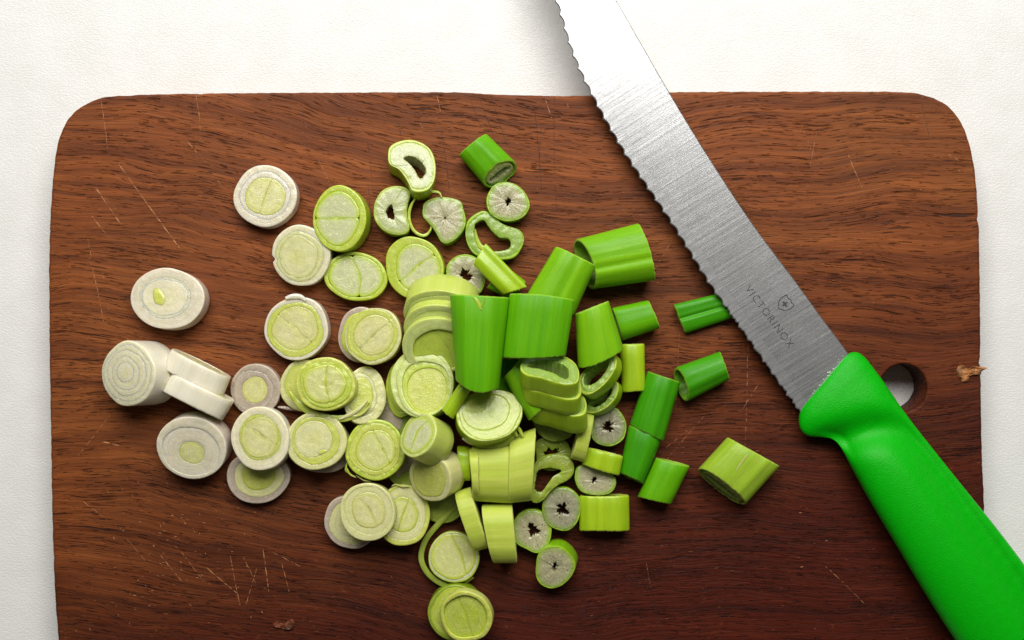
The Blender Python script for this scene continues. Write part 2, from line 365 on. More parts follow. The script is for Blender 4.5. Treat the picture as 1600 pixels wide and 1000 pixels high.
def frame(cx, cy, z, tilt, az, H):
    """a slice whose cut face is centred on (cx, cy) at height z, its axis leaning by tilt towards az"""
    org = W(cx, cy, z); a = R(az); t = R(tilt)
    rot = Matrix.Rotation(t, 3, Vector((-math.sin(a), math.cos(a), 0)))
    k = (1 - z / CH) * S; u = Vector((math.cos(a), math.sin(a))); ct = math.cos(t)
    def f(p, tt, dz):
        q = p + u * (p.dot(u) * (1 / ct - 1))
        return org + rot @ Vector((q.x * k, q.y * k, ((tt - 1) * H + dz) * S))
    return f
SEED = [11]
GR = {'w': 'white spring onion slices at the left of the board', 'c': 'pale yellow spring onion slices', 'l': 'lime spring onion slices',
      'p': 'hollow green onion rings with grey pith', 't': 'green spring onion tubes', 's': 'short lime leaf sections'}
def slice_(label, cx, cy, rx, ry, h, z, tilt=0, az=90, rot=0, pals=('cream',), layers=(0.75, 0.58), core='solid', corepal=None, lobes=3,
           chord=0, off=0.0, grp='c', amp=0.022, dome=0.0, spot=None, offs=None, steps=None, hole=0.2, name='spring_onion_slice', rough=.6, outline=None, holepts=None, rag=0.5, notch=None):
    amp = amp * 1.5
    SEED[0] += 1; sd = SEED[0]; rnd = random.Random(sd)
    th = empty(name, W(cx, cy, max(z - h, 0)), label, 'onion slice', GR[grp])
    f0 = frame(cx, cy, z, tilt, az, h)
    if outline:
        out = align(resample(catmull([(x - cx, cy - y) for x, y in outline], 10), 84))
    else: out = ellipse(rx, ry, R(rot), 84, sd, amp)
    if notch:
        for i, p in enumerate(out):
            da = (math.degrees(math.atan2(p.y, p.x)) - notch + 180) % 360 - 180
            out[i] = p * (1 - 0.13 * math.exp(-(da / 3.2) ** 2))
    if dome:
        R0 = max(rx, ry)
        def f(p, t, dz): return f0(p, t, dz + (-dome * (p.length / R0) ** 2.2 * (1 if t > 0.6 else 0)))
    else: f = f0
    cen = Vector((0, 0)); bounds = [(1.0, cen)]
    for k, s_ in enumerate(layers):
        o = offs[k] if offs and k < len(offs) else (rnd.uniform(-.03, .03), rnd.uniform(-.03, .03))
        cen = Vector((o[0] * rx, o[1] * ry)); bounds.append((s_, cen))
    def shape(k, shrink=0.0):
        s_, ce = bounds[k]
        if k == 0: return [p.copy() for p in out]
        e2 = ellipse(1, 1, 0, 84, sd * 7 + k, amp * 1.2)
        c0 = centroid(out)
        return [c0 + ce + (out[i] - c0) * (s_ * e2[i].length) * (1 - shrink) for i in range(84)]
    nl = len(layers)
    for k in range(nl):
        o = shape(k, -0.8 / (bounds[k][0] * max(rx, ry)) if k else 0); inn = shape(k + 1)
        dz = (steps[k] if steps else rnd.uniform(-.35, .35))
        pal = pals[min(k, len(pals) - 1)]
        def fk(p, t, d, dz=dz): return f(p, t, d + (dz if t > .6 else 0))
        solid('outer_layer' if k == 0 else 'inner_layer', o, inn, fk, h, V[pal], th, seed=sd, rough=rough * .6, rag=rag if k == 0 else rag * .3, side=1.0 if k == 0 else .0, edge=.8 if k == 0 else .12, rimw=2.2 if k == 0 else 2.4, bulge=.08)
    last = shape(nl, -0.8 / (bounds[nl][0] * max(rx, ry)) if nl else 0); dz = (steps[nl] if steps and len(steps) > nl else rnd.uniform(-.2, .4))
    def fc(p, t, d): return f(p, t, d + (dz if t > .6 else 0))
    cp = V[corepal or pals[-1]]
    if core == 'solid': solid('core', last, None, fc, h, cp, th, seed=sd, rough=rough * .6, side=0.0 if nl else 1.0, edge=.12, rimw=2.4, bulge=.15)
    elif core == 'twin':
        o_ = off * max(rx, ry)
        for sgn in (1, -1): solid('core', half(last, R(chord), o_, sgn, -0.8 if lobes < 6 else -1.6, lobes), None, fc, h, cp, th, seed=sd, bulge=.25, rough=rough * .6, side=0.0, edge=.12, rimw=2.6)
    elif core == 'hollow':
        if holepts: hp = resample(catmull([(x - cx, cy - y) for x, y in holepts], 8), 84)
        else:
            hp = []
            c0 = centroid(last); R0 = math.sqrt(abs(area(last)) / math.pi)
            ph = rnd.uniform(0, 50)
            for i in range(84):
                a = 2 * math.pi * i / 84
                q = hole * R0 * (1 + 0.9 * noise.noise(Vector((math.cos(a) * 1.6, math.sin(a) * 1.6, ph))) + .6 * noise.noise(Vector((math.cos(a) * 4, math.sin(a) * 4, ph))))
                hp.append(c0 + Vector((math.cos(a), math.sin(a))) * max(q, hole * R0 * .25))
        if holepts:
            hp = [p + (p - centroid(hp)).normalized() * 1.6 * noise.noise(Vector((p.x / 2.6, p.y / 2.6, sd))) for p in hp]
        solid('pith', last, hp, fc, h, cp, th, seed=sd + 9, rough=rough * 1.3, rimw=3.0, rag=.5, side=0.0 if nl else 1.0, edge=.4)
    if spot:
        sx, sy, sr, sq, pal = spot
        e3 = [p + Vector((sx, sy)) for p in ellipse(sr, sq, 0.4, 84, sd + 3, .06)]
        def fs(p, t, d): return f(p, t, d + (dz + .5 if t > .6 else 0))
        solid('heart', e3, None, fs, h * .6, V[pal], th, seed=sd + 5, rough=.4)
    return th
def tube(label, quad, hgt, z=0, wall=4.5, pal='green', slant=(0, 0), bow=(0, 0), pinch=2.3, grp='t', name='onion_leaf_tube', cat='onion tube', rag=.9, solidend=False, inner=None, sag=0.0, groove=None, skew=0.0):
    """quad: end-1 left, end-1 right, end-2 right, end-2 left corners in the photograph, at the tube's widest height"""
    SEED[0] += 1; sd = SEED[0]; n = 84
    zc = z + hgt / 2; Q = [W(x, y, zc) for x, y in quad]
    cenx = sum(q[0] for q in quad) / 4; ceny = sum(q[1] for q in quad) / 4
    th = empty(name, W(cenx, ceny, z), label, cat, GR[grp])
    w0 = ((Q[1] - Q[0]).length + (Q[2] - Q[3]).length) / 2 / S; Ln = ((Q[3] - Q[0]).length + (Q[2] - Q[1]).length) / 2 / S
    ax = ((Q[2] + Q[3]) / 2 - (Q[0] + Q[1]) / 2).normalized()
    cs = []
    for i in range(n):
        a = 2 * math.pi * i / n; c_, s_ = math.cos(a), math.sin(a)
        x = abs(c_) ** (2 / pinch) * (1 if c_ > 0 else -1) * w0 / 2; y = abs(s_) ** (2 / pinch) * (1 if s_ > 0 else -1) * hgt / 2
        y += noise.noise(Vector((x / 14, sd, 2))) * (.8 if solidend else 2.4)
        if groove: y -= groove[1] * math.exp(-((x / w0 - groove[0]) / .06) ** 2) * (1 if s_ > 0 else 0)
        cs.append(Vector((x, y)))
    cs = resample(cs, n)
    def f(p, t, dz):
        u = p.x / w0 + 0.5; A = Q[0].lerp(Q[1], u); B = Q[3].lerp(Q[2], u)
        v = A.lerp(B, t); b = 1 - (2 * u - 1) ** 2
        sh = (slant[0] * (1 - t) + slant[1] * t) * p.y / (hgt / 2) + (bow[0] * b * (1 - t) + bow[1] * b * t) * (0.5 + p.y / hgt)
        ed = 1.0 - sag * math.sin(math.pi * t)
        return v + ax * (sh * S + (dz * S if t > .5 else -dz * S)) + Vector((0, 0, p.y * S * ed))
    cc = Vector((0, 0))
    inn = None if solidend else [Vector((p.x * max(0.05, 1 - 2 * wall / w0), p.y * max(0.05, 1 - 2 * wall / hgt))) for p in cs]
    if solidend:
        inn = [p * .72 for p in cs]
        solid('outer_layer', cs, inn, f, Ln, V[pal], th, seed=sd, rag=rag * .5, bulge=.5)
        solid('core', [p * .7 for p in cs], None, f, Ln * .985, V[inner or pal], th, seed=sd + 1, bulge=.8)
    else:
        solid('leaf_wall', cs, inn, f, Ln, V[pal], th, seed=sd, rag=rag, bulge=.2, innerside=0.35, rimw=1.2)
        if inner:
            c2 = [p * .93 for p in inn]; i2 = [Vector((p.x * (1 - 2.4 * wall / w0), p.y * .35 + noise.noise(Vector((p.x / 5, sd, 0))) * 2)) for p in c2]
            solid('pith', c2, i2, f, Ln * .93, V[inner], th, seed=sd + 1, rag=1.0)
    return th
def shred(parent, path, z, wid, pal='cream', th=1.6, zs=None, name='torn_shred'):
    """a thin torn strip following a path in the photograph, tapering to both ends"""
    c = resample(catmull([tuple(p) for p in path], 8, False), 26, False); verts, faces, rim, sd, uv = [], [], [], [], []
    for i, p in enumerate(c):
        d = (c[min(i + 1, 25)] - c[max(i - 1, 0)]).normalized(); nrm = Vector((-d.y, d.x)); q = i / 25
        wd = wid * (0.25 + 0.75 * math.sin(math.pi * min(max(q * .93 + .05, 0), 1)) ** .6) / 2
        zz = z if zs is None else z + (zs - z) * q
        for k, (o, h) in enumerate(((-1, 0), (-.6, th), (.5, th * 1.2), (1, 0.2), (.2, -th * .6))):
            a = p + nrm * (wd * o + noise.noise(Vector((i * .7, k, wid))) * .5); verts.append(W(a.x, a.y, zz + h)); rim.append(.3); sd.append(.6); uv.append((i * 2.0, k * 3.0))
    for i in range(25):
        for k in range(5): faces.append((i * 5 + k, i * 5 + (k + 1) % 5, i * 5 + 5 + (k + 1) % 5, i * 5 + 5 + k))
    faces.append((0, 1, 2, 3, 4)); faces.append(tuple(125 + k for k in range(5)))
    return link_mesh(name, verts, faces, V[pal], parent, attrs={'rim': rim, 'side': sd}, uv=uv)
def band(parent, path, z0, z1, wid, pal, name='outer_layer'):
    """an upright loose layer: a wall following a path in the photograph"""
    m = 40; c = resample(catmull([tuple(p) for p in path], 8, False), m, False); verts, faces, rim, sd, uv = [], [], [], [], []
    for i, p in enumerate(c):
        d = (c[min(i + 1, m - 1)] - c[max(i - 1, 0)]).normalized(); nrm = Vector((-d.y, d.x)); q = i / (m - 1)
        wd = wid / 2 * (0.35 + .65 * min(1, 5 * q, 5 * (1 - q)))
        for k, (o, zz, rr, ss) in enumerate(((-1, z0, 0, 1), (-1, z0 * .5 + z1 * .5, 0, 1), (-.95, z1 - .6, .6, .6), (-.7, z1, .9, 0), (0, z1 + .3, 0, 0), (.7, z1, .6, 0), (.95, z1 - .6, .2, .5), (1, z0, 0, .5))):
            a = p + nrm * (wd * o); verts.append(W(a.x, a.y, zz + noise.noise(Vector((i * .35, z1, wid))) * 1.2)); rim.append(rr); sd.append(ss); uv.append((i * 2.5, zz))
    for i in range(m - 1):
        for k in range(8): faces.append((i * 8 + k, i * 8 + (k + 1) % 8, i * 8 + 8 + (k + 1) % 8, i * 8 + 8 + k))
    faces.append(tuple(range(8))); faces.append(tuple((m - 1) * 8 + k for k in range(8)))
    return link_mesh(name, verts, faces, V[pal], parent, attrs={'rim': rim, 'side': sd}, uv=uv)

# ---------------------------------------------------------------- table
link_mesh('table_top', [(-1.2, -1.2, 0), (1.2, -1.2, 0), (1.2, 1.2, 0), (-1.2, 1.2, 0)], [(0, 1, 2, 3)], M_TABLE, smooth=False)['kind'] = 'structure'

# ---------------------------------------------------------------- cutting board
def build_board():
    pts = [(100, 1040), (88, 985), (81, 850), (77, 640), (75, 480), (76, 360), (82, 268), (92, 212), (113, 176), (150, 154), (200, 148), (300, 145), (500, 143.5), (700, 143), (765, 146), (850, 148.5), (930, 148),
           (1045, 143), (1250, 142), (1400, 142.5), (1447, 148), (1484, 166), (1509, 202), (1524, 262), (1531, 350), (1533, 450), (1534, 570), (1536, 700), (1540, 800), (1543, 960), (1540, 1010), (1524, 1050), (1490, 1072), (1430, 1082), (1200, 1086), (500, 1086), (240, 1084), (160, 1076), (122, 1062)]
    o = resample(catmull(pts, 14), 900); o = align([Vector((p.x, -p.y)) for p in o])
    def edge(i, p):
        c = Vector((p.x, p.y)); nz = noise.noise(Vector((p.x / 16, p.y / 16, 0))) * 0.9 + noise.noise(Vector((p.x / 4, p.y / 4, 3))) * 0.5
        d = math.exp(-((p.y + 566) / 5) ** 2) * (3.0 if p.x > 1400 else 0) + math.exp(-((p.y + 800) / 4) ** 2) * (1.5 if p.x > 1400 else 0) + math.exp(-((p.x - 312) / 5) ** 2) * (1.4 if p.y > -200 else 0) + math.exp(-((p.y + 343) / 5) ** 2) * (1.6 if p.x > 1400 else 0)
        return nz - d
    n = len(o); nr = []
    for i in range(n):
        d = (o[(i + 1) % n] - o[i - 1]).normalized(); nr.append(Vector((d.y, -d.x)))
    rows = [(-6, -70), (-1.5, -66), (0, -60), (0.4, -40), (0.4, -20), (0, -7), (-1.2, -2.6), (-3, -0.7), (-5.5, 0)]
    H0 = 36.5; hc = Vector((1412, -606)); M = 72
    hrows = [(4.0, 0), (1.6, -.8), (0.4, -3), (0, -9), (0, -40), (0, -66), (1, -70)]
    bm = bmesh.new(); loops = []
    kx = lambda x, y, z: Vector(((x - 800) * S, (y + 500) * S, TOP + z * S))
    for off, z in rows:
        loops.append([bm.verts.new(kx(*(o[i] + nr[i] * (off + edge(i, o[i]) * (1 if z > -60 else .3))), z)) for i in range(n)])
    for a, b in zip(loops, loops[1:]):
        for i in range(n):
            fc = bm.faces.new((a[i], a[(i + 1) % n], b[(i + 1) % n], b[i])); fc.smooth = True
    hl = []
    for off, z in hrows:
        lp = []
        for i in range(M):
            a = 2 * math.pi * i / M; r = H0 + off + noise.noise(Vector((math.cos(a) * 3, math.sin(a) * 3, z / 9))) * .7
            lp.append(bm.verts.new(kx(hc.x + r * math.cos(a), hc.y + r * math.sin(a), z)))
        hl.append(lp)
    for a, b in zip(hl, hl[1:]):
        for i in range(M):
            fc = bm.faces.new((a[(i + 1) % M], a[i], b[i], b[(i + 1) % M])); fc.smooth = True
    for lo_, hi in ((loops[-1], hl[0]), (loops[0], hl[-1])):
        es = [bm.edges.get((lo_[i], lo_[(i + 1) % n])) for i in range(n)] + [bm.edges.get((hi[i], hi[(i + 1) % M])) for i in range(M)]
        bmesh.ops.triangle_fill(bm, edges=es, use_beauty=True, use_dissolve=False)
    bmesh.ops.recalc_face_normals(bm, faces=bm.faces)
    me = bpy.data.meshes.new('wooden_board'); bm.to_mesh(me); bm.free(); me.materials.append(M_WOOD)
    b = bpy.data.objects.new('wooden_board', me); COL.objects.link(b)
    return b
root = empty('cutting_board', (0, 0, 0), 'reddish brown wooden cutting board with rounded corners and a hanging hole', 'cutting board')
bd = build_board(); bd.parent = root
def scratches(name, lst, mat, seed):
    rnd = random.Random(seed); verts, faces = [], []
    for (x0, y0, x1, y1, wd, fill) in lst:
        L = math.hypot(x1 - x0, y1 - y0); a = Vector((x0, y0)); d = Vector((x1 - x0, y1 - y0)) / max(L, .01); nrm = Vector((-d.y, d.x))
        s_ = 0.0; bendv = rnd.uniform(-1, 1) * L * .012
        while s_ < L:
            run = rnd.uniform(3, 16) * (0.4 + fill); e = min(s_ + run, L); k = max(2, int((e - s_) / 3)); base = len(verts); ww = wd * rnd.uniform(.5, 1.1)
            for j in range(k + 1):
                q = s_ + (e - s_) * j / k; ctr = a + d * q + nrm * (bendv * math.sin(math.pi * q / L) + noise.noise(Vector((q / 6, x0, y0))) * .7)
                w2 = ww * (0.15 + math.sin(math.pi * j / k) * .85) / 2
                for sgn in (-1, 1):
                    p = ctr + nrm * w2 * sgn; verts.append(W(p.x, p.y, 0.0) + Vector((0, 0, .00005)))
            for j in range(k): faces.append((base + 2 * j, base + 2 * j + 1, base + 2 * j + 3, base + 2 * j + 2))
            s_ = e + rnd.uniform(0.5, 7) * (1.25 - fill)
    o = link_mesh(name, verts, faces, mat, root, smooth=False); o['kind'] = 'stuff'
light = [(158, 158, 168, 230, 1.6, .9), (185, 255, 281, 388, 1.9, 1.1), (149, 292, 190, 352, 1.5, .9), (150, 293, 184, 330, 1.1, .6), (143, 337, 166, 366, 1.5, .9), (137, 372, 143, 402, 1.3, .8), (306, 146, 312, 182, 1.2, .9), (312, 182, 313, 220, .9, .4),
         (292, 220, 308, 239, 1.5, 1.1), (140, 402, 162, 503, 1.3, .7), (683, 149, 689, 176, 1.6, 1), (656, 190, 660, 200, 1.4, .9), (498, 250, 514, 284, 1, .7), (334, 270, 348, 294, .9, .6), (852, 155, 862, 185, 1.2, .8), (886, 160, 888, 170, 1, .9),
         (1276, 205, 1266, 262, 1.1, .8), (1325, 241, 1350, 300, 1.2, .8), (1256, 205, 1268, 235, .8, .5), (172, 648, 122, 712, 1.2, .6), (160, 690, 190, 697, 2, .5), (128, 782, 168, 812, 1.2, .7), (198, 842, 230, 880, 1.1, .6), (250, 866, 284, 908, 1.2, .7),
         (283, 862, 318, 908, 1.1, .6), (322, 886, 372, 928, 1.6, .9), (360, 868, 375, 945, 1.5, .8), (411, 858, 420, 925, 1.4, .9), (401, 888, 384, 945, 1.2, .7), (380, 870, 400, 912, 1, .5), (425, 862, 470, 885, 1, .5), (440, 880, 452, 925, .9, .5),
         (1062, 520, 1056, 640, .9, .35), (1168, 540, 1164, 700, 1, .35), (1172, 470, 1170, 560, .8, .3), (1020, 745, 1100, 650, .8, .4), (1160, 640, 1185, 600, .9, .4), (1290, 885, 1352, 945, .9, .7), (1040, 700, 1075, 672, .8, .5),
         (1018, 430, 1050, 375, .7, .5), (1010, 880, 1018, 925, .6, .3), (1540 - 60, 240, 1500, 252, 1.6, .4), (255, 735, 262, 760, 1, .5)]
rs = random.Random(4)
for _ in range(150):   # chips and flecks, mostly lower left
    x, y = rs.gauss(230, 90), rs.gauss(860, 75)
    if rs.random() < .35: x, y = rs.uniform(110, 1500), rs.uniform(165, 990)
    if 112 < x < 1500 and 165 < y < 1000: a = rs.uniform(-.4, 1.4); l = rs.uniform(1.5, 6); light.append((x, y, x + l * math.cos(a), y + l * math.sin(a), rs.uniform(.8, 1.9), 1))
scratches('pale_scratches', light, M_SCR, 3)
dark = [(574, 218, 583, 302, 1, 1), (690, 205, 702, 298, 1.1, 1.1), (748, 150, 778, 232, 1.1, 1), (766, 150, 792, 228, 1.1, 1), (734, 152, 752, 200, .8, .8), (836, 176, 846, 300, 1.1, 1.1), (846, 190, 842, 260, .8, .8), (866, 150, 870, 330, .9, .7), (622, 190, 632, 240, .8, .7),
        (816, 934, 827, 976, 1.2, 1), (852, 950, 855, 976, .8, .8), (903, 925, 914, 960, 1, .9), (915, 930, 910, 1000, 1.1, .8), (915, 960, 922, 1000, .8, .6), (947, 890, 967, 972, 1.1, 1), (967, 972, 974, 1000, .9, .8), (1010, 912, 1040, 1000, 1.2, 1), (1168, 914, 1180, 942, 1.1, 1),
        (650, 905, 632, 962, 1, .9), (402, 760, 404, 850, .8, .6), (300, 150, 303, 260, .7, .5), (575, 290, 578, 330, 1, 1), (1126, 820, 1138, 860, .7, .6), (1440, 160, 1452, 215, .8, .6), (470, 150, 480, 230, .7, .5), (560, 880, 556, 940, .8, .5)]
scratches('dark_cut_marks', dark, M_CUT, 8)

# small dried flake on the right edge of the board
def flake(p, label, org, mat, tall, sd):
    o = resample(catmull(p, 6), 60); c = centroid(o); verts, faces = [], []
    for lvl, zz in ((1.0, 0.2), (1.0, 1.0), (.8, 1.0 + tall), (.55, 1.0 + tall * .5), (.3, 1 + tall * 1.2)):
        for q in o:
            r = c.lerp(q, lvl); verts.append(W(r.x, r.y, max(.15, zz + tall * .9 * noise.noise(Vector((r.x / 4, r.y / 3, lvl + sd))) * (lvl < 1))))
    for r_ in range(4):
        for i in range(60): faces.append((r_ * 60 + i, r_ * 60 + (i + 1) % 60, (r_ + 1) * 60 + (i + 1) % 60, (r_ + 1) * 60 + i))
    faces.append(tuple(range(60))); faces.append(tuple(range(240, 300)))
    tag(link_mesh('dry_flake', verts, faces, mat, origin=W(*org, 0)), label, 'dry flake')
flake([(1495, 577), (1501, 570), (1508, 573), (1514, 576), (1521, 572), (1532, 573), (1543, 575), (1534, 580), (1532, 586), (1522, 586), (1515, 589), (1512, 595), (1505, 597), (1496, 587)],
      'crumpled orange brown dry flake on the right edge of the board', (1518, 581), M_FLAKE, 3.2, 1)
M_CHIP = plain('reddish_wood_chip', (124, 60, 28), 0.6, (3, 0.0003), var=.4)
flake([(426, 975), (434, 970), (444, 972), (456, 967), (460, 974), (457, 984), (446, 985), (436, 982), (428, 981)],
      'small reddish brown chip near the bottom edge, far left of the bottommost slice', (443, 976), M_CHIP, 2.4, 5)

# ---------------------------------------------------------------- knife
def build_knife():
    kz = 27.0
    root = empty('kitchen_knife', W(1290, 600, 0), 'serrated kitchen knife with steel blade and bright green plastic handle', 'knife')
    edge = catmull([(786, -190), (800, -165), (835, -75), (868, 2), (893, 82), (922, 146), (975, 240), (1049, 350), (1103, 437), (1138, 487), (1172, 535), (1212, 592), (1252, 648), (1282, 690)], 16, False)
    spine = catmull([(786, -200), (818, -215), (868, -150), (912, -82), (962, 0), (1046, 145), (1110, 250), (1176, 350), (1243, 440), (1285, 498), (1325, 552), (1390, 650)], 16, False)
    d0 = Vector((1290, 600)); d1 = Vector((915, 0)); axp = (d1 - d0).normalized(); perp = Vector((-axp.y, axp.x))
    if perp.x > 0: perp = -perp      # towards the serrated side
    def sample(cv, s_):
        best = None
        for a, b in zip(cv, cv[1:]):
            sa, sb = (a - d0).dot(axp), (b - d0).dot(axp)
            if (sa - s_) * (sb - s_) <= 0 and abs(sa - sb) > 1e-6: best = a.lerp(b, (sa - s_) / (sa - sb)); break
        return best
    N = 1180; smax = 925.0; smin = -50.0; rows = []
    rnd = random.Random(5)
    # local frame of the blade object
    org = W(d0.x, d0.y, kz); X = (W(d0.x + axp.x, d0.y + axp.y, kz) - org).normalized(); Z = Vector((0, 0, 1)); Y = Z.cross(X)
    mw = Matrix((X, Y, Z)).transposed().to_4x4(); mw.translation = org; inv = mw.inverted()
    verts, faces, bev = [], [], []
    for i in range(N + 1):
        s_ = smin + (smax - smin) * i / N
        e = sample(edge, s_); sp = sample(spine, s_)
        if e is None or sp is None: continue
        wd = (e - sp).length; 
        if wd < 4: continue
        ph = (s_ / 21.6 + .2) % 1.0
        tooth = (abs(ph - .42) / .58 if ph > .42 else abs(ph - .42) / .42)          # 0 in the scallop, 1 at the point
        amp = 3.9 if s_ > 190 else 2.3
        ser = amp * (tooth ** 1.9) - amp * .62
        if s_ < 190: ser += noise.noise(Vector((s_ / 5.0, 0, 0))) * 2.6 + noise.noise(Vector((s_ / 2.0, 2, 0))) * 1.2
        dirn = (e - sp).normalized(); e2 = e + dirn * ser
        bw = min(20, wd * .4) + ser; b = e2 - dirn * bw; bm_ = e2 - dirn * bw * .5
        zt = kz + 3.2 - .007 * max(0, s_)
        prof = [(e2, zt - 1.3, .9), (e2.lerp(b, .10), zt - .62, 1), (bm_, zt - .34, 1), (b.lerp(e2, .08), zt - .05, .9), (b, zt, 0), (b.lerp(sp, .5), zt, 0), (sp.lerp(b, .012), zt, 0), (sp, zt - .5, .2), (sp, zt - 6, 0), (b, zt - 6.4, 0), (e2, zt - 3.6, 0)]
        for p, z, bv in prof: verts.append(inv @ W(p.x, p.y, z)); bev.append(bv)
    k = 11; m = len(verts) // k
    for r_ in range(m - 1):
        for j in range(k): faces.append((r_ * k + j, r_ * k + (j + 1) % k, (r_ + 1) * k + (j + 1) % k, (r_ + 1) * k + j))
    faces.append(tuple(range(k))); faces.append(tuple((m - 1) * k + j for j in range(k)))
    bl = link_mesh('blade', verts, faces, M_STEEL, root, origin=Vector((0, 0, 0)), attrs={'bevel': bev}, smooth=False)
    rel = mw.copy(); rel.translation = mw.translation - Vector(root.location); bl.matrix_local = rel
    # etched lettering: the word and the shield, read from the handle's side
    def text(body, x0, y0, x1, y1, size, zt):
        cu = bpy.data.curves.new('lettering', 'FONT'); cu.body = body; cu.size = 1.0; cu.align_x = 'CENTER'; cu.align_y = 'CENTER'; cu.space_character = 1.22
        cu.resolution_u = 4; cu.offset = -0.012
        to = bpy.data.objects.new('tmp_lettering', cu); COL.objects.link(to); dg = bpy.context.evaluated_depsgraph_get()
        me = bpy.data.meshes.new_from_object(to.evaluated_get(dg)); bpy.data.objects.remove(to)
        xs = [v.co.x for v in me.vertices]; ys = [v.co.y for v in me.vertices]; cw = max(xs) - min(xs); chh = max(ys) - min(ys); mx, my = (max(xs) + min(xs)) / 2, (max(ys) + min(ys)) / 2
        A, B = Vector((x0, y0)), Vector((x1, y1)); d = (B - A).normalized(); up = Vector((d.y, -d.x)); L = (B - A).length; c = (A + B) / 2
        vs = []
        for v in me.vertices:
            p = c + d * ((v.co.x - mx) / cw * L) + up * ((v.co.y - my) / chh * size); vs.append(W(p.x, p.y, zt + -.007 * (p - d0).dot(axp)))
        fs = [tuple(p.vertices) for p in me.polygons]
        return link_mesh('lettering', vs, fs, M_MARK, root, smooth=False)
    zt = kz + 3.2 + .30
    text('VICTORINOX', 1168, 448, 1237, 541, 11.5, zt)
    # shield: a six-cornered ring with a cross inside
    c = Vector((1226.5, 475)); d = Vector((69, 93)).normalized(); up = Vector((d.y, -d.x)); verts, faces = [], []
    sh = [(-11, 11), (-4, 10), (0, 12.3), (4, 10), (11, 11), (12, 2), (8.5, -6.5), (0, -13), (-8.5, -6.5), (-12, 2)]
    for q, (x, y) in enumerate(sh):
        for k2 in (1.0, .88):
            p = c + d * (x * k2) + up * (y * k2); verts.append(W(p.x, p.y, zt + -.007 * (p - d0).dot(axp)))
    n = len(sh)
    for q in range(n): faces.append((2 * q, 2 * q + 1, (2 * q + 3) % (2 * n), (2 * q + 2) % (2 * n)))
    b0 = len(verts); cr = [(x * .82, y * .82) for x, y in ((-1.6, 1.6), (-1.6, 6), (1.6, 6), (1.6, 1.6), (6, 1.6), (6, -1.6), (1.6, -1.6), (1.6, -6), (-1.6, -6), (-1.6, -1.6), (-6, -1.6), (-6, 1.6))]
    for x, y in cr:
        p = c + d * x + up * y; verts.append(W(p.x, p.y, zt + -.007 * (p - d0).dot(axp)))
    faces += [(b0 + 1, b0 + 2, b0 + 7, b0 + 8), (b0 + 11, b0, b0 + 9, b0 + 10), (b0 + 3, b0 + 4, b0 + 5, b0 + 6)]
    link_mesh('shield_emblem', verts, faces, M_MARK, root, smooth=False)
    # handle
    prs = [((1256, 636), (1322, 556)), ((1251, 641), (1329, 551)), ((1248, 655), (1341, 551)), ((1251, 671), (1353, 560)), ((1262, 681), (1364, 574)), ((1282, 683), (1379, 594)), ((1300, 686), (1394, 616)), ((1313, 698), (1410, 639)), ((1332, 734), (1433, 670)), ((1362, 788), (1471, 718)), ((1402, 855), (1516, 774)),
           ((1442, 922), (1561, 830)), ((1487, 992), (1606, 890)), ((1532, 1055), (1650, 955)), ((1580, 1110), (1690, 1020)), ((1625, 1142), (1715, 1075)), ((1660, 1150), (1724, 1110)), ((1685, 1146), (1718, 1130))]
    hs = [10, 22, 34, 42, 47, 52, 56, 60, 66, 72, 76, 78, 78, 76, 70, 58, 40, 16]
    Ls = catmull([p[0] for p in prs], 10, False); Rs = catmull([p[1] for p in prs], 10, False); Hs = catmull([(h, 0) for h in hs], 10, False)
    crease = catmull([(1286, 700), (1322, 684), (1362, 672), (1402, 675), (1440, 702), (1478, 752), (1528, 828), (1578, 902), (1622, 968), (1660, 1020)], 8, False)
    m = 64; verts, faces = [], []
    for a, b, h in zip(Ls, Rs, Hs):
        hh = h.x
        for j in range(m):
            ang = 2 * math.pi * j / m; cc, ss = math.cos(ang), math.sin(ang); ex = 2 / 2.12
            u = 0.5 + 0.5 * abs(cc) ** ex * (1 if cc > 0 else -1); zz = abs(ss) ** ex * (1 if ss > 0 else -1)
            p = a.lerp(b, u); zc = 28 + (hh / 2 - 28) * min(1, max(0, (hh - 10) / 60)) + 1
            z = zc + zz * hh / 2
            if ss > 0:
                dist = min((p - q).length for q in crease)
                z -= 20.0 * math.exp(-(dist / 27.0) ** 2) * min(1, ss * 1.6) * min(1, hh / 60)
            verts.append(W(p.x, p.y, max(z, 1.0)))
    n = len(Ls)
    for i in range(n - 1):
        for j in range(m): faces.append((i * m + j, i * m + (j + 1) % m, (i + 1) * m + (j + 1) % m, (i + 1) * m + j))
    faces.append(tuple(range(m))); faces.append(tuple((n - 1) * m + j for j in range(m)))
    link_mesh('handle', verts, faces, M_HANDLE, root)
    # tiny beads of residue where blade meets handle
    verts, faces = [], []
    rr = random.Random(3)
    for q in range(14):
        f_ = rr.random(); x = 1256 + (1321 - 1256) * f_ + rr.uniform(-3, 0); y = 636 + (555 - 636) * f_ + rr.uniform(-3, 0); s_ = rr.uniform(.7, 1.9); b0 = len(verts)
        for dx, dy, dz in ((s_, 0, 0), (0, s_, 0), (-s_, 0, 0), (0, -s_, 0), (0, 0, s_), (0, 0, -s_)): verts.append(W(x + dx, y + dy, zt + .6 + dz))
        faces += [(b0 + i, b0 + (i + 1) % 4, b0 + k2) for i in range(4) for k2 in (4, 5)]
    link_mesh('residue', verts, faces, M_GLUE, root)['kind'] = 'stuff'
build_knife()

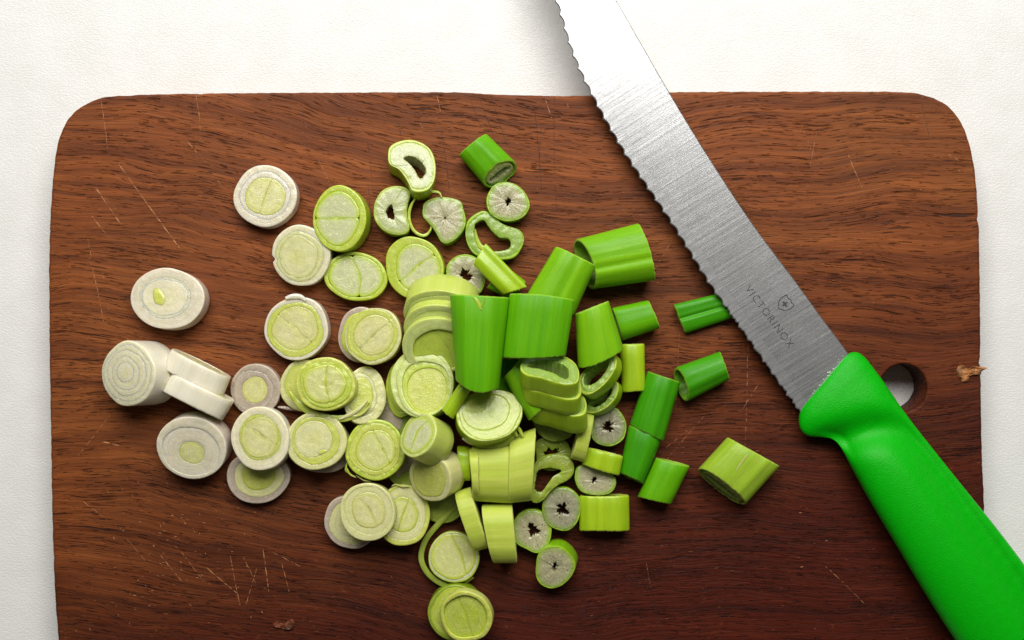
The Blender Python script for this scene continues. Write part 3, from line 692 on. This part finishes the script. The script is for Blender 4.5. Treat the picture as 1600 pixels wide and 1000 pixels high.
# ---------------------------------------------------------------- the white slices on the left
slice_('round pale mauve slice with faint rings, highest of the white slices', 414, 306, 50, 48.5, 24, 24, 5, 130, pals=('mauve', 'mauve', 'cream'), layers=(.76, .62), core='twin', chord=70, grp='w', corepal='soft')
slice_('cream slice with a small notch cut in its left rim, touching the lime double slice', 470, 399, 46, 48, 24, 26, 4, 200, pals=('white', 'cream', 'cream'), layers=(.80, .66), core='solid', grp='w', notch=187, offs=[(-.05, -.04), (-.08, -.05)])
slice_('oval white slice with a bright yellow speck off its centre, above the white bulb end', 261, 466, 59, 48, 28, 28, 8, 130, pals=('mauve', 'white', 'white'), layers=(.66, .60), core='solid', grp='w', spot=(-13, 2, 10, 15, 'lemon'), offs=[(-.05, .02), (-.06, .03)])
slice_('thick white bulb end with domed rings, leftmost piece on the board', 197, 584, 47, 52, 64, 60, 24, 176, pals=('white', 'white', 'white'), layers=(.86, .70, .5, .3), core='solid', grp='w', dome=5, offs=[(-.02, .0), (-.02, .02), (-.04, .0), (-.04, .04)], steps=[0, 0, 0, 0, 0], rough=.3)
tube('upper of two white slabs standing on edge beside the white bulb end', [(258, 572), (270, 544), (360, 590), (347, 622)], 50, 34, pal='white', solidend=True, grp='w', name='spring_onion_slice', cat='onion slice', inner='cream') if False else None
tube('upper of two white slabs standing on edge beside the white bulb end', [(270, 544), (360, 589), (347, 622), (256, 575)], 54, 4, pal='white', solidend=True, grp='w', name='spring_onion_slice', cat='onion slice', inner='cream', slant=(0, -2), pinch=2.8)
tube('lower of two white slabs standing on edge beside the white bulb end', [(272, 580), (366, 626), (347, 657), (254, 611)], 58, 6, pal='white', solidend=True, grp='w', name='spring_onion_slice', cat='onion slice', inner='butter', slant=(0, -4), pinch=2.8)
slice_('large mauve white slice with sunken yellow centre, lowest at the far left', 299, 700, 55, 50, 40, 40, 10, 250, pals=('mauve', 'mauve', 'white'), layers=(.80, .36), core='solid', corepal='soft', grp='w', offs=[(-.02, -.1), (0.0, -.15)], steps=[0, -1.2, -1.8], dome=0)
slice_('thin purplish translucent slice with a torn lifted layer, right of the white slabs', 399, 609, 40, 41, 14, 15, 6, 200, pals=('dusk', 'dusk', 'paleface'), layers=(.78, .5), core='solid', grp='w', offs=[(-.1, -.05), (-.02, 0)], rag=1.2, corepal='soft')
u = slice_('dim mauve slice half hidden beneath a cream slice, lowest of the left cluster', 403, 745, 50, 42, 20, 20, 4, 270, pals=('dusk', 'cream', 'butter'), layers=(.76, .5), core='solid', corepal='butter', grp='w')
slice_('cream slice with a yellow ring lying on top of the dim mauve slice', 406, 685, 46, 50, 24, 52, 8, 150, pals=('white', 'butter', 'cream'), layers=(.70, .64), core='twin', chord=-25, off=.08, corepal='soft', grp='w', offs=[(0.0, .03), (0.0, .03)])
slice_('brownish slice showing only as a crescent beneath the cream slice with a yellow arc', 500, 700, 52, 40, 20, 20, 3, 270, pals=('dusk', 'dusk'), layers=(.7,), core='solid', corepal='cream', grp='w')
slice_('cream slice with a thin yellow arc and a small yellow fleck', 494, 689, 46.5, 46, 26, 50, 5, 95, pals=('cream', 'butter', 'cream'), layers=(.80, .62), core='solid', grp='c', spot=(10, -17, 8, 4, 'lemon'), corepal='cream', offs=[(-.02, .02), (-.1, .06)])
slice_('cream slice with two yellow outlined halves, directly below the notched slice', 463, 513, 50, 50, 26, 26, 4, 150, pals=('mauve', 'butter', 'butter'), layers=(.86, .70), core='twin', chord=-38, corepal='soft', grp='c', lobes=6, offs=[(-.03, -.04), (-.04, .0)])
th = slice_('cream underlying slice mostly covered by the wet yellow one', 478, 603, 42, 41, 20, 20, 3, 200, pals=('cream', 'butter'), layers=(.8,), core='solid', grp='c')
th = slice_('wet glistening yellow slice with a loose outer layer trailing to the lower right', 508, 600, 47, 42, 26, 58, 7, 120, pals=('butter', 'lime', 'butter'), layers=(.84, .70), core='twin', chord=95, off=-.1, corepal='palecream', grp='c', rough=1.2, steps=[0, 1, 2, 2])
band(th, [(452, 612), (470, 634), (500, 650), (535, 654), (560, 645), (576, 628)], 34, 47, 11, 'lime', 'loose_layer')
shred(th, [(530, 655), (552, 645), (566, 634), (574, 625)], 48, 7, 'cream'); shred(th, [(540, 650), (562, 648), (580, 632)], 46, 5, 'butter')
shred(th, [(434, 636), (450, 638), (470, 641)], 10, 6, 'dusk', name='torn_shred')
th = slice_('pale slice seen as a crescent tucked behind the wet yellow slice', 570, 618, 33, 45, 18, 36, 14, 40, pals=('cream', 'cream', 'butter'), layers=(.74, .6), core='solid', grp='c', offs=[(-.2, 0), (-.22, 0)])
shred(th, [(596, 640), (584, 652), (566, 664), (560, 671)], 34, 9, 'cream')
# ---------------------------------------------------------------- double-cored slices
slice_('lime oval slice with two pale cores one above the other, upper middle left', 530, 341, 43, 51, 34, 34, 9, 165, rot=4, pals=('lime', 'lime'), layers=(.82,), core='twin', chord=-4, corepal='paleface', lobes=12, grp='l', offs=[(-.07, .0)])
slice_('oval slice with two grey green cores side by side', 556, 432, 50, 38, 20, 20, 3, 80, rot=-8, pals=('lime',), layers=(.86,), core='twin', chord=98, off=-.03, lobes=14, corepal='paleface', grp='l', offs=[(.0, -.0)])
slice_('large lime slice with unequal green outlined cores, above the pale green stack', 647, 418, 45, 50, 26, 26, 5, 170, rot=25, pals=('lime',), layers=(.76,), core='twin', chord=33, off=.03, lobes=8, corepal='paleface', grp='l', offs=[(.12, -.02)])
slice_('mauve rimmed slice showing only its left edge beneath the yellow ringed slice', 564, 523, 37, 43, 20, 20, 3, 180, pals=('dusk', 'butter'), layers=(.8,), core='solid', grp='c')
slice_('pale yellow slice of nested rings and twin cores, right of the two halved cream one', 583, 525, 44, 45, 24, 44, 5, 150, rot=-20, pals=('cream', 'butter', 'butter'), layers=(.90, .70), core='twin', chord=40, lobes=6, corepal='soft', grp='c', offs=[(-.05, .04), (.02, .03)])
slice_('yellow green slice with a small and a large core, left of the two-cored chunk', 586, 703, 47, 47, 26, 46, 6, 110, pals=('lime', 'butter', 'butter'), layers=(.84, .66), core='twin', lobes=8, chord=118, off=-.24, corepal='palecream', grp='c', rag=1.2)
# ---------------------------------------------------------------- stack at the centre left
slice_('cream green slice hidden at the left of the stepped stack', 628, 608, 26, 44, 18, 22, 6, 180, pals=('lime', 'lime'), layers=(.8,), core='solid', grp='l')
slice_('stepped pale green slice with shifted inner layers and a smooth round core', 659, 598, 50, 54, 38, 62, 12, 120, rot=10, pals=('palelime', 'palelime', 'lime', 'palelime'), layers=(.88, .76, .64), core='solid', corepal='butter', grp='l', offs=[(.07, -.05), (.13, -.12), (.16, -.2)], steps=[0, 1.5, -1, -2.5])
slice_('topmost pale green disc of the leaning stack, its smooth wide side showing', 686, 488, 58, 33, 42, 52, 40, 262, pals=('palelime', 'lime'), layers=(.86,), core='solid', corepal='palelime', grp='l', offs=[(0, -.1)])
slice_('middle pale green disc of the leaning stack under the tall green tube', 684, 514, 54, 38, 24, 60, 32, 262, pals=('palelime', 'lime'), layers=(.84,), core='solid', corepal='palelime', grp='l', offs=[(0, -.1)])
slice_('lowest disc of the leaning stack, a pale ring with two bright green cores', 683, 542, 56, 45, 24, 66, 20, 265, pals=('palelime',), layers=(.74,), core='twin', chord=115, off=-.14, corepal='limewall', grp='l', offs=[(.06, -.12)], steps=[0, -4])
slice_('thick pale green chunk tilted to show two elongated cores, left of the torn pale slice', 653, 679, 26, 37, 46, 84, 42, 146, rot=-30, pals=('palelime',), layers=(.84,), core='twin', chord=56, corepal='paleface', grp='l')
slice_('leaning cream green chunk directly below the chunk with two elongated cores', 672, 748, 34, 37, 40, 56, 34, 200, rot=20, pals=('cream', 'butter'), layers=(.78,), core='solid', corepal='butter', grp='l', offs=[(-.04, 0)])
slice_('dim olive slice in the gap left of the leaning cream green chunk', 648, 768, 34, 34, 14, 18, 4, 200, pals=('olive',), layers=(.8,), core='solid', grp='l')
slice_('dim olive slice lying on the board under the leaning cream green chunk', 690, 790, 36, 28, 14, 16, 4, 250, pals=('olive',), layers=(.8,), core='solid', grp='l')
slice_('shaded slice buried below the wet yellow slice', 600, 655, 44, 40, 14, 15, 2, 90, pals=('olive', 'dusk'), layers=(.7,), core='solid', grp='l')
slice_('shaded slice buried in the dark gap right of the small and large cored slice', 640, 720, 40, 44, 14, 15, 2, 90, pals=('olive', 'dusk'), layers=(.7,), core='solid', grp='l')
# torn pale slice
th = slice_('pale green slice with a torn peeling layer folded over its lower edge', 765, 648, 52, 40, 34, 76, 20, 75, rot=8, pals=('lime', 'lime'), layers=(.93, .7), core='solid', corepal='lime', grp='l', offs=[(0, .02), (-.1, .12)], rough=.9)
band(th, [(722, 685), (740, 692), (764, 687), (786, 676)], 52, 64, 7, 'cream', 'peeling_layer'); shred(th, [(742, 692), (765, 693), (788, 688), (804, 676)], 58, 20, 'lime')
shred(th, [(797, 666), (804, 674), (808, 682)], 64, 6, 'lime'); shred(th, [(806, 664), (812, 672), (817, 682)], 64, 6, 'lime')
# pale barrel of two sections lying on its side
tube('wide pale striped section with green foot, just below the torn slice', [(738, 694), (738, 782), (796, 786), (797, 690)], 70, 2, pal='pale_side', solidend=True, grp='l', name='spring_onion_slice', cat='onion slice', pinch=2.4)
tube('pale striped section with frayed right end, beside the dim crescent ring', [(796, 684), (794, 786), (830, 782), (837, 668)], 74, 2, pal='pale_side', solidend=True, grp='l', name='spring_onion_slice', cat='onion slice', pinch=2.4)
tube('thin pale slice standing on edge at the left end of the striped barrel', [(733, 700), (741, 776), (749, 778), (748, 698)], 74, 5, pal='pale_side', solidend=True, grp='l', name='spring_onion_slice', cat='onion slice')
tube('bright lime sliver squeezed in left of the striped barrel', [(714, 696), (720, 751), (735, 751), (734, 698)], 40, 12, pal='limewall', grp='s', name='leaf_section', cat='leaf section', wall=4)
# two upright discs at the bottom
tube('left of two cream green discs leaning on edge below the striped barrel', [(711, 768), (744, 861), (765, 855), (735, 761)], 62, 3, pal='pale_side', solidend=True, grp='l', name='spring_onion_slice', cat='onion slice', slant=(-3, 0), inner='lime')
tube('right of two cream green discs leaning on edge below the striped barrel', [(753, 788), (772, 879), (808, 879), (800, 786)], 64, 3, pal='pale_side', solidend=True, grp='l', name='spring_onion_slice', cat='onion slice', slant=(-3, 0), inner='lime')
# ---------------------------------------------------------------- lower cluster
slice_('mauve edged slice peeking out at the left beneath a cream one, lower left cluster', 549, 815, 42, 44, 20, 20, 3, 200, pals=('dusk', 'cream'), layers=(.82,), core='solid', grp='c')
slice_('yellow green slice at the right of the lower left cluster, partly covered', 630, 805, 42, 48, 22, 34, 6, 60, pals=('butter', 'cream', 'butter'), layers=(.84, .55), core='twin', chord=70, corepal='palecream', grp='c')
slice_('cream slice on top in the middle of the lower left cluster', 574, 800, 43, 46, 22, 52, 5, 140, pals=('cream', 'cream', 'butter'), layers=(.84, .6), core='twin', chord=-50, corepal='soft', grp='c', offs=[(.03, .06), (.04, .06)])
th = slice_('slice with broad pale core and loose curled outer layer, above the bottommost slice', 709, 871, 41, 39, 24, 24, 4, 120, pals=('paleface', 'lime'), layers=(.86,), core='twin', chord=110, off=-.28, corepal='palecream', grp='l')
band(th, [(722, 782), (700, 804), (680, 824), (664, 846), (658, 872), (668, 895), (690, 912), (716, 915), (740, 902)], 2, 17, 9, 'olive', 'loose_layer')
slice_('bottommost slice, yellow green with lifted layers, cut by the lower frame', 712, 958, 45, 44, 24, 26, 8, 250, pals=('olive', 'lime'), layers=(.9,), core='solid', corepal='lime', grp='l')
slice_('thin ringed slice with two bulging halves resting on the bottommost slice', 728, 964, 40, 42, 18, 44, 12, 220, pals=('butter',), layers=(.84,), core='twin', chord=-70, off=0.0, corepal='lime', grp='l', steps=[0, -4])
def of_label(start):
    return next(o for o in COL.objects if o.get('label', '').startswith(start))
shred(of_label('cream slice with two yellow outlined'), [(446, 466), (458, 463), (470, 464), (478, 470)], 26, 9, 'white')
shred(of_label('cream slice with two yellow outlined'), [(460, 560), (466, 563), (469, 566)], 20, 3, 'cream')
t_ = of_label('yellow green slice with a small and a large core')
shred(t_, [(541, 730), (546, 740), (556, 746)], 42, 3.5, 'lime'); shred(t_, [(543, 722), (540, 734), (545, 740)], 40, 3, 'lime'); shred(t_, [(556, 742), (568, 750), (580, 752)], 40, 2.5, 'butter')
shred(of_label('yellow green slice at the right of'), [(612, 760), (618, 757), (630, 760), (640, 759)], 33, 3, 'butter')
shred(of_label('stepped pale green slice'), [(692, 570), (702, 585), (704, 598)], 48, 6, 'lime')

# ---------------------------------------------------------------- hollow pieces at the top
def bean(label, pts, h, z, tilt, az, pal, hole=None, skin='skin', lay=.9, grp='p', holesize=.2, rough=.7):
    cx = sum(p[0] for p in pts) / len(pts); cy = sum(p[1] for p in pts) / len(pts)
    rx = (max(p[0] for p in pts) - min(p[0] for p in pts)) / 2; ry = (max(p[1] for p in pts) - min(p[1] for p in pts)) / 2
    return slice_(label, cx, cy, rx, ry, h, z, tilt, az, pals=(skin,), layers=(lay,) if lay else (), core='hollow', corepal=pal, outline=pts, holepts=hole, hole=holesize, grp=grp, offs=[(0, 0)], name='hollow_onion_ring', rough=rough)
V['tophollow'] = veg('pale_olive_pith', (204, 208, 166), (186, 206, 70), (176, 200, 50), sss=.35, spark=.9, tone=(190, 198, 130))
V['ringgreen'] = veg('green_ring_flesh', (168, 186, 110), (150, 192, 56), (140, 188, 40), sss=.3, spark=.9)
th = bean('bean shaped ring with a ragged oblong hole, topmost of the hollow rings', [(606, 243), (609, 228), (624, 219), (644, 217), (664, 225), (676, 239), (681, 261), (679, 282), (671, 296), (659, 301), (645, 299), (637, 284), (624, 266), (609, 257)], 40, 42, 14, 75, 'tophollow',
     [(630, 247), (640, 243), (652, 247), (663, 259), (665, 268), (660, 279), (654, 277), (648, 266), (638, 254)], skin='lime')
shred(th, [(645, 303), (662, 300), (684, 300), (690, 308)], 26, 5, 'limewall')
th = bean('kidney shaped ring with a small torn hole and a curling tail to its right', [(584, 326), (588, 310), (599, 296), (617, 290), (634, 293), (641, 303), (637, 319), (636, 337), (640, 356), (634, 365), (617, 367), (599, 360), (586, 344)], 26, 28, 5, 60, 'tophollow',
     [(603, 329), (611, 319), (615, 328), (616, 342), (607, 340)], skin='limewall', lay=.93)
band(th, [(652, 306), (642, 322), (639, 340), (645, 358), (656, 367), (666, 367), (673, 358), (673, 350)], 1, 22, 5, 'lime', 'curled_tail')
bean('bean shaped solid slice with dotted grey pith below the topmost hollow ring', [(660, 328), (663, 316), (680, 308), (700, 308), (719, 314), (724, 326), (728, 344), (724, 360), (712, 374), (698, 381), (688, 376), (680, 362), (670, 349), (661, 339)], 24, 25, 5, 110, 'pith', holesize=.05, lay=.94, skin='skin')
bean('small round ring with a star shaped centre just below the upper green tube', [(760, 319), (762, 303), (773, 288), (790, 284), (808, 289), (822, 303), (828, 321), (820, 337), (804, 345), (785, 345), (767, 335)], 24, 24, 3, 90, 'pith', holesize=.16, lay=.92)
th = bean('crescent shaped hollow green ring open inside with a pale curl, beside the lime strip', [(727, 360), (733, 342), (755, 329), (772, 339), (788, 351), (811, 359), (819, 372), (815, 388), (804, 402), (785, 406), (767, 403), (744, 399), (731, 383)], 22, 22, 3, 90, 'ringgreen',
     [(741, 355), (744, 348), (756, 344), (765, 356), (779, 370), (795, 373), (798, 384), (790, 391), (772, 393), (757, 393), (747, 386), (741, 368)], lay=.93)
shred(th, [(741, 358), (744, 374), (752, 386), (766, 389)], 13, 9, 'lime')
bean('small round ring with dark ragged centre directly left of the lime strip', [(697, 428), (699, 413), (711, 401), (728, 397), (745, 403), (757, 418), (758, 440), (750, 458), (730, 462), (711, 455), (700, 443)], 24, 24, 4, 120, 'pith', holesize=.24, lay=.93)
# ---------------------------------------------------------------- hollow pieces lower right
bean('round ring with a black ragged hole, right of the piled bright curved rings', [(924, 668), (928, 648), (942, 636), (962, 637), (974, 650), (979, 666), (974, 686), (956, 697), (936, 694), (925, 684)], 24, 24, 4, 90, 'pithdark', holesize=.30, lay=.93)
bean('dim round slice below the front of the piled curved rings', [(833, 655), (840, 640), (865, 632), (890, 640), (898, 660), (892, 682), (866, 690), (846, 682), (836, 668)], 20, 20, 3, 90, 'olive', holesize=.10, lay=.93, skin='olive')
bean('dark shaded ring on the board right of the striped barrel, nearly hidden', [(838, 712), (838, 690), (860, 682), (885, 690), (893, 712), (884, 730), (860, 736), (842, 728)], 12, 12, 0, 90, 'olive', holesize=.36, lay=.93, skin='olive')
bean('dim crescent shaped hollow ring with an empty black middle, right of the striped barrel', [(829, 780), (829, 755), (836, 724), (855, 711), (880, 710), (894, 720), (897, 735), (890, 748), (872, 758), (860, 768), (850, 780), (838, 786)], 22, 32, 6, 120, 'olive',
     [(842, 735), (860, 731), (877, 736), (864, 745), (855, 757), (846, 768), (836, 766), (837, 750)], lay=.92, skin='olive')
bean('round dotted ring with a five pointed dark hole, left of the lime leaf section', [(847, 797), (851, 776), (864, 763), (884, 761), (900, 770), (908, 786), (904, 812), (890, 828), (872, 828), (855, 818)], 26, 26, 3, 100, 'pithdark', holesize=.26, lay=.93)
bean('round ring with a jagged dark hole, right of the two leaning discs', [(802, 830), (804, 812), (818, 798), (838, 796), (855, 806), (862, 826), (857, 850), (840, 864), (822, 858), (806, 848)], 24, 24, 3, 120, 'pith', holesize=.26, lay=.93)
bean('lowest of the small round pith rings, its green side showing at the upper right', [(837, 890), (840, 868), (852, 855), (872, 852), (888, 862), (899, 880), (894, 898), (880, 914), (862, 921), (846, 916), (838, 904)], 34, 34, 14, 225, 'pith', holesize=.17, lay=.94)
bean('pale oval pith slice between two lime leaf sections', [(898, 746), (902, 730), (918, 725), (940, 730), (958, 742), (963, 756), (954, 770), (935, 774), (912, 770), (902, 760)], 26, 30, 5, 80, 'pith', holesize=.14, lay=.93)
# ---------------------------------------------------------------- piled curved rings
K1 = [(813, 577), (818, 563), (840, 556), (876, 555), (897, 565), (905, 581), (901, 596), (884, 600), (864, 596), (844, 590), (824, 586)]
H1 = [(824, 573), (836, 567), (866, 566), (886, 574), (888, 589), (880, 591), (866, 583), (846, 577)]
def sh(pts, dx, dy): return [(x + dx, y + dy) for x, y in pts]
tube('olive green curved section leaning at the left behind the piled curved rings', [(787, 590), (822, 550), (868, 616), (826, 657)], 46, 34, pal='greenlit', grp='s', name='leaf_section', cat='leaf section', wall=7)
bean('lowest of the three stacked curved rings, its round lime wall lowest', sh(K1, 11, 48), 38, 70, 50, 96, 'ringgreen', None, skin='limewall', lay=.9, rough=.4)
bean('middle of the three stacked curved rings', sh(K1, 3, 23), 32, 92, 50, 92, 'ringgreen', None, skin='limewall', lay=.9, rough=.4)
bean('top one of three stacked curved rings, its ragged hollow facing up', K1, 32, 110, 48, 90, 'ringgreen', H1, skin='limewall', lay=.93, rough=.5)
bean('upper of two leaning half moon rings under the pale green tube', [(907, 612), (905, 592), (915, 577), (935, 563), (955, 551), (962, 556), (962, 572), (952, 590), (938, 605), (920, 616)], 28, 72, 30, 140, 'ringgreen', [(914, 602), (914, 588), (926, 577), (948, 564), (950, 571), (942, 586), (930, 598)], skin='limewall', lay=.86)
bean('lower of two leaning half moon rings under the pale green tube', [(908, 636), (914, 622), (934, 612), (950, 600), (960, 594), (966, 602), (962, 620), (948, 636), (930, 645), (914, 644)], 24, 42, 26, 145, 'ringgreen', [(922, 632), (938, 622), (954, 604), (955, 614), (944, 628), (930, 636)], skin='limewall', lay=.86)
# ---------------------------------------------------------------- green tubes
tube('bright green short tube standing apart above the small star centred ring', [(717, 243), (760, 209), (806, 254), (757, 290)], 46, 1, pal='green', slant=(0, -14), inner='tophollow', wall=4, pinch=2.1, bow=(0, 0))
tube('lime flat leaf strip lying diagonally left of the leaning green tube', [(739, 413), (759, 380), (824, 448), (786, 461)], 14, 44, pal='limewall', grp='s', name='leaf_section', cat='leaf section', wall=4)
tube('olive green section under the diagonal lime strip', [(760, 450), (790, 415), (822, 440), (800, 470)], 30, 8, pal='greenlit', wall=4, grp='s', name='leaf_section', cat='leaf section')
tube('green tube leaning to the upper right behind the two big upright tubes', [(822, 464), (868, 386), (931, 414), (898, 492)][0:1] + [(868, 386), (931, 416), (897, 490)], 58, 28, pal='greenlit', wall=4) if False else None
tube('green tube leaning to the upper right behind the two big upright tubes', [(868, 385), (931, 416), (896, 494), (822, 462)], 56, 26, pal='greenlit', wall=4, pinch=2.3)
tube('large ribbed green tube with an open left end, highest beside the knife', [(900, 374), (926, 452), (1023, 438), (997, 349)], 62, 3, pal='greenlit', slant=(9, 0), wall=4, groove=(.12, 2.5), bow=(3, 3))
tt = tube('tall green tube with a small split in its top edge, largest at centre', [(703, 460), (796, 465), (780, 606), (712, 594)], 62, 66, pal='green', wall=4.5, bow=(0, 11), slant=(0, 0), pinch=2.1)
shred(tt, [(741, 465), (746, 471), (752, 484)], 127, 8, 'limewall'); shred(tt, [(757, 464), (755, 472), (751, 482)], 127, 5, 'greenlit')
tube('broad square green tube right of the tall split one, lying over the pile', [(796, 459), (898, 469), (884, 555), (785, 558)], 52, 68, pal='green', wall=4, bow=(-3, 2), pinch=2.3)
tube('pale green tube with an open lower end, right of the broad square tube', [(898, 491), (951, 470), (974, 543), (903, 574)], 52, 42, pal='greenlit', wall=4, slant=(0, 6), pinch=2.2)
tube('short bright green tube poking out right behind the pale green tube', [(956, 481), (972, 532), (1031, 513), (1012, 469)], 38, 3, pal='green', wall=4)
tube('dark green flattened tube running under the serrated blade edge', [(1052, 476), (1071, 521), (1150, 495), (1128, 457)], 19, 1, pal='deep', wall=3, groove=(.0, 4))
tube('small round deep green tube below the one under the blade', [(1056, 574), (1072, 628), (1140, 593), (1125, 549)], 40, 1, pal='deep', wall=4, slant=(7, -2), pinch=2.0)
tube('deep green longer tube, upper of two tubes laid end to end', [(1012, 580), (1063, 597), (1037, 689), (984, 663)], 46, 1, pal='deep', wall=4, pinch=2.1)
tube('deep green shorter tube, lower of two tubes laid end to end', [(983, 664), (1035, 684), (1005, 756), (967, 738)], 44, 1, pal='deep', wall=4, pinch=2.1, slant=(0, -3))
tube('bright green tube slanting at the foot of the two tubes laid end to end', [(1024, 715), (1078, 728), (1048, 788), (996, 776)], 40, 1, pal='green', wall=4, slant=(0, -2))
tt = tube('thick avocado green tube lying alone nearest the green handle', [(1137, 683), (1218, 728), (1163, 789), (1092, 732)], 56, 1, pal='avocado', slant=(0, -9), inner='ringgreen', wall=4, pinch=2.2)
shred(tt, [(1169, 709), (1160, 721), (1150, 736)], 56.5, 5, 'pale_side', th=.6)
tube('upright lime leaf section right of the half moon rings', [(968, 538), (1007, 537), (1008, 610), (972, 612)], 30, 10, pal='limewall', grp='s', name='leaf_section', cat='leaf section')
tube('small lime strip wedged under the foot of the tall split tube', [(719, 597), (739, 605), (709, 655), (690, 640)], 26, 62, pal='limewall', grp='s', name='leaf_section', cat='leaf section', bow=(0, 0))
tube('narrow upright cream green disc on edge between the pith rings', [(911, 644), (891, 716), (912, 722), (928, 648)], 52, 8, pal='pale_side', solidend=True, grp='s', name='leaf_section', cat='leaf section')
tube('slanting lime leaf section resting above the pale oval pith slice', [(918, 699), (974, 713), (968, 743), (909, 725)], 28, 18, pal='limewall', grp='s', name='leaf_section', cat='leaf section')
tube('lime rectangular leaf section lowest at the right of the pile', [(905, 774), (983, 773), (984, 829), (905, 829)], 34, 2, pal='limewall', grp='s', name='leaf_section', cat='leaf section', bow=(0, 0), slant=(0, -2))
tube('shaded green section deep in the pile below the tall split tube', [(740, 560), (830, 560), (820, 640), (740, 640)], 30, 10, pal='green', grp='s', name='leaf_section', cat='leaf section')
